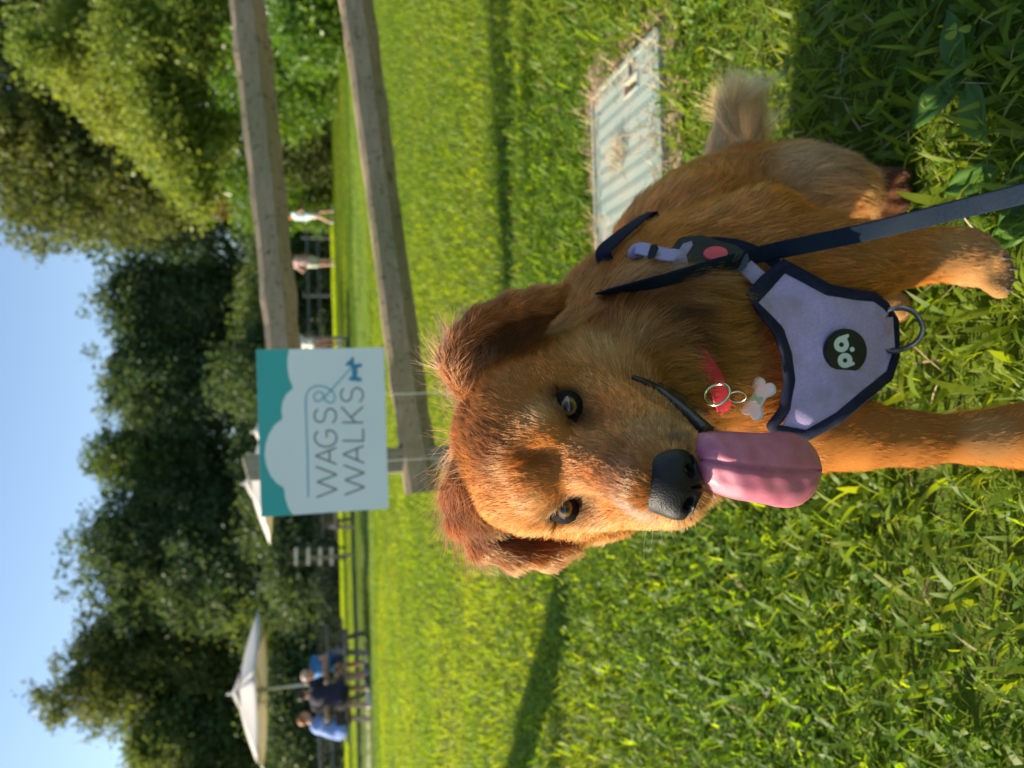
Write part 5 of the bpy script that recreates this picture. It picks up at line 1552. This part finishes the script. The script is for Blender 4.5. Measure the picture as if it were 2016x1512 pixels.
grow_ok = in_poly(np.stack([GX.ravel(), GY.ravel()], 1), from_mid + (PANEL - from_mid) * 1.05).reshape(GX.shape)
cell = grow_ok[:-1, :-1] & grow_ok[1:, :-1] & grow_ok[1:, 1:] & grow_ok[:-1, 1:]
V = np.array([px(x, y, d) for x, y, d in zip(GX.ravel(), GY.ravel(), T.ravel())])
ix = np.arange(GX.size).reshape(GX.shape)
q = np.stack([ix[:-1, :-1], ix[1:, :-1], ix[1:, 1:], ix[:-1, 1:]], -1)[cell]
used = np.unique(q); remap = np.zeros(GX.size, int); remap[used] = np.arange(len(used))
pan = link('chest_panel', mesh_from('chest_panel', V[used], remap[q]), m_lav, harness)
sm = pan.modifiers.new('thickness', 'SOLIDIFY'); sm.thickness = .0025; sm.offset = 0
# bound edge
nb_ = 150
a_, b_ = resample(PANEL, nb_), resample(OUTER, nb_)
rows = []
for w, off in ((-.12, .0005), (0.04, .0032), (.5, .0042), (.96, .0030), (1.08, -.002)):
    rows.append(panel_px(a_ * (1 - w) + b_ * w, off))
V = np.array(rows).reshape(-1, 3); ix = np.arange(len(rows) * nb_).reshape(len(rows), nb_)
q = np.stack([ix[:-1], np.roll(ix[:-1], -1, 1), np.roll(ix[1:], -1, 1), ix[1:]], -1).reshape(-1, 4)
bd = link('edge_binding', mesh_from('edge_binding', V, q), m_navy, harness)
sm = bd.modifiers.new('thickness', 'SOLIDIFY'); sm.thickness = .0015; sm.offset = 0
# round badge with its emblem
def frame_px(X, Y, r=14):
    p = panel_px([(X, Y), (X + r, Y), (X, Y + r), (X - r, Y), (X, Y - r)])
    n = unit(np.cross(p[1] - p[3], p[2] - p[4])); n = n if n @ (CAM - p[0]) > 0 else -n
    return p[0], n
p0, n0 = frame_px(1662, 691)
badge = plate('badge', ellipse(1661.5, 691, 41, 44, 40), p0 + n0 * .002, n0, .0035, m_rub, harness, .0008)
p1 = p0 + n0 * .0057
def crop(x, y): return (1580 + x * .13225, 580 + y * .13225)
def annulus(name, c, ro, ri, wedge, parent):
    bm = bmesh.new()
    o_ = [bm.verts.new(Vector(plane_px(*p, p1, n0))) for p in ellipse(*c, ro, ro * 1.02, 32)]
    i_ = [bm.verts.new(Vector(plane_px(*p, p1, n0))) for p in ellipse(*c, ri, ri, 32)]
    for k in range(32): bm.faces.new((o_[k], o_[(k + 1) % 32], i_[(k + 1) % 32], i_[k]))
    if wedge: bm.faces.new([bm.verts.new(Vector(plane_px(*crop(*w), p1 - n0 * .00015, n0))) for w in wedge])
    r = bmesh.ops.extrude_face_region(bm, geom=bm.faces[:])
    bmesh.ops.translate(bm, verts=[v for v in r['geom'] if isinstance(v, bmesh.types.BMVert)], vec=Vector(-n0 * .0009))
    return link(name, bm_mesh(name, bm), m_mint, parent)
annulus('emblem', crop(580, 745), 14.6, 4.9, [(488, 672), (540, 628), (682, 583), (694, 622), (662, 652), (684, 720), (600, 700), (520, 720)], badge)
annulus('emblem', crop(634, 980), 14.4, 4.6, [(548, 1050), (600, 1092), (660, 1090), (776, 1044), (776, 1010), (740, 1000), (738, 960), (640, 1020)], badge)
annulus('emblem', crop(740, 815), 4.6, .4, None, badge)
# webbing tab and metal ring at the foot of the panel
p2 = panel_px([(1745, 655)])[0]; n2 = unit(CAM - p2)
plate('ring_tab', [(1732, 627), (1758, 624), (1762, 684), (1737, 689)], p2 + n2 * .003, n2, .004, m_tab, harness, .001)
dring = [(1741, 625), (1748, 611), (1765, 607), (1784, 608), (1803, 618), (1815, 638), (1816, 654), (1806, 671), (1788, 683), (1768, 690), (1752, 691), (1745, 684)]
V, F = sweep(spline([plane_px(x, y, p2 + n2 * (.002 + .01 * max(0, (x - 1760) / 60)), n2) for x, y in dring], 60), .0028, 10)
link('ring', mesh_from('ring', V, F), m_ring, harness)
# shoulder strap: webbing, side-release buckle with red button, slider
def body_px(XY, off):
    off = np.asarray(off, float)
    XY = np.asarray(XY, float)
    return D.cast(XY[:, 0], XY[:, 1], off)[0]
def ribbon(name, XY, half, off, material, parent, n=40, thick=.0012, d=None):
    Pb = body_px(XY, off) if d is None else None
    if d is None:      # both ends dive under the coat
        Nb = D.normal(Pb)
        Pb = np.vstack([Pb[0] + unit(Pb[0] - Pb[1]) * .004 - Nb[0] * .012, Pb, Pb[-1] + unit(Pb[-1] - Pb[-2]) * .004 - Nb[-1] * .012])
    P = spline(Pb if d is None else [px(x, y, z) for (x, y), z in zip(XY, d)], n)
    N = D.normal(P) if d is None else np.array([unit(CAM - p) for p in P])
    N = N + .8 * np.array([unit(CAM - p) for p in P]); N /= np.linalg.norm(N, axis=1)[:, None]
    for _ in range(4): P[1:-1] = P[1:-1] * .5 + (P[:-2] + P[2:]) * .25
    for _ in range(40): N[1:-1] = N[:-2] + N[2:] + N[1:-1]; N /= np.linalg.norm(N, axis=1)[:, None]
    V, F = sweep(P, half, 12, up=N, flat=thick / half)
    return link(name, mesh_from(name, V, F), material, parent)
ribbon('strap', [(1254, 489), (1284, 495), (1312, 502), (1335, 505)], .0080, .012, m_web, harness, 40)
ribbon('strap', [(1440, 505), (1465, 522), (1490, 545), (1515, 568)], .0095, .012, m_web, harness, 40)
ribbon('strap', [(1395, 478), (1430, 478), (1462, 484), (1490, 496), (1530, 520)], .006, .010, m_navy, harness)
ribbon('strap', [(1188, 494), (1215, 468), (1250, 440), (1278, 420)], .0085, .010, m_navy, harness, 50)
pb, _t = D.cast([1385], [502], .012); pb = pb[0]; nb0 = unit(D.normal(pb[None])[0] + 1.6 * unit(CAM - pb))
buckle = plate('buckle', [(1306, 517), (1310, 508), (1334, 476), (1342, 472), (1380, 469), (1412, 480), (1445, 488), (1462, 500), (1456, 512), (1440, 520), (1400, 532), (1384, 534), (1342, 527), (1310, 522)], pb, nb0, .009, m_blk, harness, .002)
plate('buckle_webbing', [(1323, 512), (1345, 480), (1361, 475), (1364, 483), (1348, 508), (1340, 512)], pb + nb0 * .0086, nb0, .0012, m_web, buckle, .0004)
btn = plate('button', ellipse(1408, 500, 24, 14, 28, math.radians(-3)), pb + nb0 * .0085, nb0, .0024, m_red, buckle, .0008)
for k in range(5):
    x = 1399 + k * 4.5
    plate('ridge', [(x, 495 - k * .3), (x + 1.6, 495 - k * .3), (x + 1.6, 503 - k * .3), (x, 503 - k * .3)], pb + nb0 * .0108, nb0, .0006, m_red, btn, 0)
ps, _t = D.cast([1284], [495], .014); ps = ps[0]
plate('strap_keeper', [(1274, 506), (1281, 482), (1293, 481), (1297, 489), (1288, 509), (1279, 510)], ps, unit(CAM - ps), .006, m_blk, harness, .0015)

# red collar with its rings and tag
collar = empty('dog_collar', (.0, .66, .5))
setp(collar, 'red webbing collar with bone tag half hidden under the dog\'s chin fur', 'collar')
pA, pB = D.cast([1205], [600], 0.0)[0][0], D.cast([1418], [782], 0.0)[0][0]
ax0, ax1 = L(0, -.10, -.02), np.array((.055, .785, .455))
e_ = unit(pB - pA); n_ = unit(ax1 - ax0); n_ = unit(n_ - e_ * (n_ @ e_))
cc = ax0 + (ax1 - ax0) * (((pA - ax0) @ n_) / ((ax1 - ax0) @ n_))
u_ = unit(e_ - n_ * (e_ @ n_)); v_ = np.cross(n_, u_)
th = np.arange(72) / 72 * 2 * np.pi
rad = []
for t in th:
    d_ = u_ * math.cos(t) + v_ * math.sin(t); r_ = .03
    while r_ < .15 and D.sample((cc + d_ * r_)[None])[0] < 0: r_ += .0015
    rad.append(r_)
rad = np.array(rad)
for _ in range(8): rad = np.maximum((np.roll(rad, 1) + rad + np.roll(rad, -1)) / 3, rad * .5 + .5 * (np.roll(rad, 1) + np.roll(rad, -1)) / 2)
Pc = np.array([cc + (u_ * math.cos(t) + v_ * math.sin(t)) * (r_ - .010) for t, r_ in zip(th, rad)])
Pc = np.vstack([Pc, Pc[:1]]); Nc = Pc - cc; Nc /= np.linalg.norm(Nc, axis=1)[:, None]
V, F = sweep(Pc, .0095, 12, up=Nc, flat=.14, cap=False)
link('band', mesh_from('band', V, F), plain('collar_red', (.40, .014, .032), .6), collar)
ribbon('band', [(1375, 700), (1392, 722), (1408, 750), (1420, 782), (1426, 802)], .0090, np.array([.001, .004, .0055, .006, .005]), bpy.data.materials['collar_red'], collar, 40)
pc, _t = D.cast([1415], [775], .016); pc = pc[0]
def ring(name, c, n, r, rad, mat_, parent):
    n = unit(n); a = unit(np.cross(n, (0.2, 1, .3))); b = np.cross(n, a)
    th = np.linspace(0, 2 * np.pi, 33)
    V, F = sweep(np.array([c + r * (math.cos(t) * a + math.sin(t) * b) for t in th]), rad, 8, cap=False)
    return link(name, mesh_from(name, V, F), mat_, parent)
ring('ring', px(1412, 776, project(pc[None])[0, 2] - .002), unit(CAM - pc) + .9 * CR + .5 * CU, .0115, .0014, m_brass, collar)
ring('ring', px(1452, 781, project(pc[None])[0, 2] + .002), unit(CAM - pc) - 1.2 * CR, .0075, .0007, m_ring, collar)
# bone tag: outline as a smooth union of discs, doubled for the enamel
ptg, _t = D.cast([1492], [786], .014); ptg = ptg[0]; ntg = unit(unit(CAM - ptg) + .15 * CR)
def bone(cx_, cy_, ang, Lh, r, w, n=72):
    out = []
    lobes = [(s * Lh, t * r * .86) for s in (-1, 1) for t in (-1, 1)]
    for a in np.arange(n) / n * 2 * np.pi:
        d = np.array([math.cos(a), math.sin(a)]); best = 0
        for rr in np.linspace(0, Lh + 2.2 * r, 260):
            p = d * rr
            ins = (abs(p[0]) < Lh and abs(p[1]) < w) or any((p[0] - l[0]) ** 2 + (p[1] - l[1]) ** 2 < r * r for l in lobes)
            if ins: best = rr
        out.append(d * best)
    c, s = math.cos(ang), math.sin(ang)
    return [(cx_ + p[0] * c - p[1] * s, cy_ + p[0] * s + p[1] * c) for p in out]
ang = math.radians(-62)
tag_ = plate('bone_tag', bone(1492, 786, ang, 27, 13.5, 14), ptg, ntg, .0018, m_brass, collar, 0)
plate('enamel', bone(1492, 786, ang, 27, 11, 11.5), ptg + ntg * .0018, ntg, .0006, plain('pink_enamel', (.82, .55, .50), .35), tag_, 0)
plate('bone_print', bone(1490, 786, math.radians(28), 7, 4.5, 4.5), ptg + ntg * .0025, ntg, .0004, plain('green_print', (.33, .42, .22), .4), tag_, 0)

# leash from the collar up to the walker's hand beside the camera
leash = empty('leash', (.1, .7, .5))
setp(leash, 'flat navy blue leash running from the dog\'s collar towards the viewer', 'leash')
lx = [(1186, 578), (1215, 572), (1290, 556), (1360, 538), (1420, 522), (1500, 500), (1600, 479), (1700, 458), (1800, 434), (1900, 409), (2016, 381), (2130, 350), (2280, 305)]
d0 = project(D.cast([1186, 1290, 1420], [578, 556, 522], .012)[0])[:, 2]
ld = [d0[0] + .022, d0[0] + .006, min(d0[1], d0[0] + .02), d0[1] + .012, d0[2] - .012, .785, .765, .745, .72, .69, .65, .60, .52]
P = spline([px(x, y, z) for (x, y), z in zip(lx, ld)], 120)
up = np.array([unit(CAM - p) for p in P])
tt = np.linspace(0, 1, 120)
tw = np.interp(tt, [0, .1, .22, .32, .5, 1], [1.35, 1.15, .75, .35, .25, .15])   # it lies almost edge-on at the neck and turns flat
T_ = np.gradient(P, axis=0); T_ /= np.linalg.norm(T_, axis=1)[:, None]
S_ = np.cross(T_, up); S_ /= np.linalg.norm(S_, axis=1)[:, None]
up2 = up * np.cos(tw)[:, None] + S_ * np.sin(tw)[:, None]
V, F = sweep(P, .0090, 12, up=up2, flat=.13)
link('strap', mesh_from('strap', V, F), m_leash, leash)
pl = px(1440, 518, .775); nl = unit(CAM - pl)
m_slide = mat_noise('navy_plastic', (.020, .040, .062), (.030, .052, .078), .45, 90)
sl = plate('slider', [(1408, 538), (1409, 522), (1420, 508), (1440, 498), (1462, 493), (1470, 496), (1475, 510), (1470, 524), (1460, 534), (1424, 545), (1412, 544)], pl, nl, .007, m_slide, leash, .0022)
plate('thumb_rest', ellipse(1438, 517, 15, 17, 24, math.radians(20)), pl + nl * .0066, nl, .0010, m_slide, sl, .0004)
# ------------------------------------------------------------------ lawn
V, F, t = grow_lawn(); setp(tinted('grass', V, F, t, m_grass), 'bright green lawn grass', 'grass', kind='stuff')
V, F, t = grow_straw(); setp(tinted('dry_grass', V, F, t, m_straw), 'dry straw scattered in the grass and round the service cover', 'straw', kind='stuff')
V, F, t = grow_clover(); setp(tinted('clover', V, F, t, m_clov), 'low clover growing through the lawn grass', 'clover', kind='stuff')
# plantains: rosettes of broad ribbed leaves
m_plant = leafmat('plantain_leaf', ((.045, .125, .022), (.085, .18, .028)), ((.10, .26, .015), (.2, .4, .02)), .35, .45, .35)
def plantain(X, Y, size, leaves, label, seed, az0=None):
    r = np.random.default_rng(seed)
    p = gpx(X, Y, .01); p[2] = 0
    root = setp(empty('plantain_weed', p), label, 'weed', 'broad-leaved weeds in the grass')
    for k in range(leaves):
        az = (az0 if az0 is not None and k == 0 else r.uniform(0, 6.28)); el = r.uniform(.10, .40)
        Ln = size * r.uniform(.75, 1.1); W = Ln * r.uniform(.36, .46)
        d = np.array([math.cos(az), math.sin(az), 0]); s = np.array([-math.sin(az), math.cos(az), 0])
        nu, nv_ = 13, 11
        V = []
        for i in range(nu):
            t = i / (nu - 1)
            w = W / 2 * (math.sin(math.pi * min(1, max(0, (t - .12) / .88)) ** .85) ** .8 if t > .12 else 0) + .003 * (1 - t)
            c = p + d * Ln * (t * math.cos(el * (1 - .8 * t))) + np.array([0, 0, .012 + Ln * (math.sin(el) * t - .5 * t * t * math.sin(el) * 1.3)])
            for j in range(nv_):
                q = j / (nv_ - 1) * 2 - 1
                V.append(c + s * w * q + np.array([0, 0, .22 * w * abs(q) + .0014 * math.cos(q * 9.4) + .002 * math.sin(7 * t + 3 * q + k)]))
        V = np.array(V); V[:, 2] = np.maximum(V[:, 2], .004)
        ix = np.arange(nu * nv_).reshape(nu, nv_)
        Fq = np.stack([ix[:-1, :-1], ix[1:, :-1], ix[1:, 1:], ix[:-1, 1:]], -1).reshape(-1, 4)
        tinted('leaf', V, Fq, np.full(len(V), r.uniform(.1, .9)), m_plant, root)
plantain(1905, 150, .095, 4, 'large ribbed plantain with a broad dark leaf in the shade right of the dog', 1, math.radians(200))
plantain(1985, 330, .085, 4, 'shaded plantain beside the leash at the near right corner', 2)
plantain(1955, 470, .070, 5, 'small sunlit plantain just outside the dog\'s right-hand paw', 3, math.radians(-60))
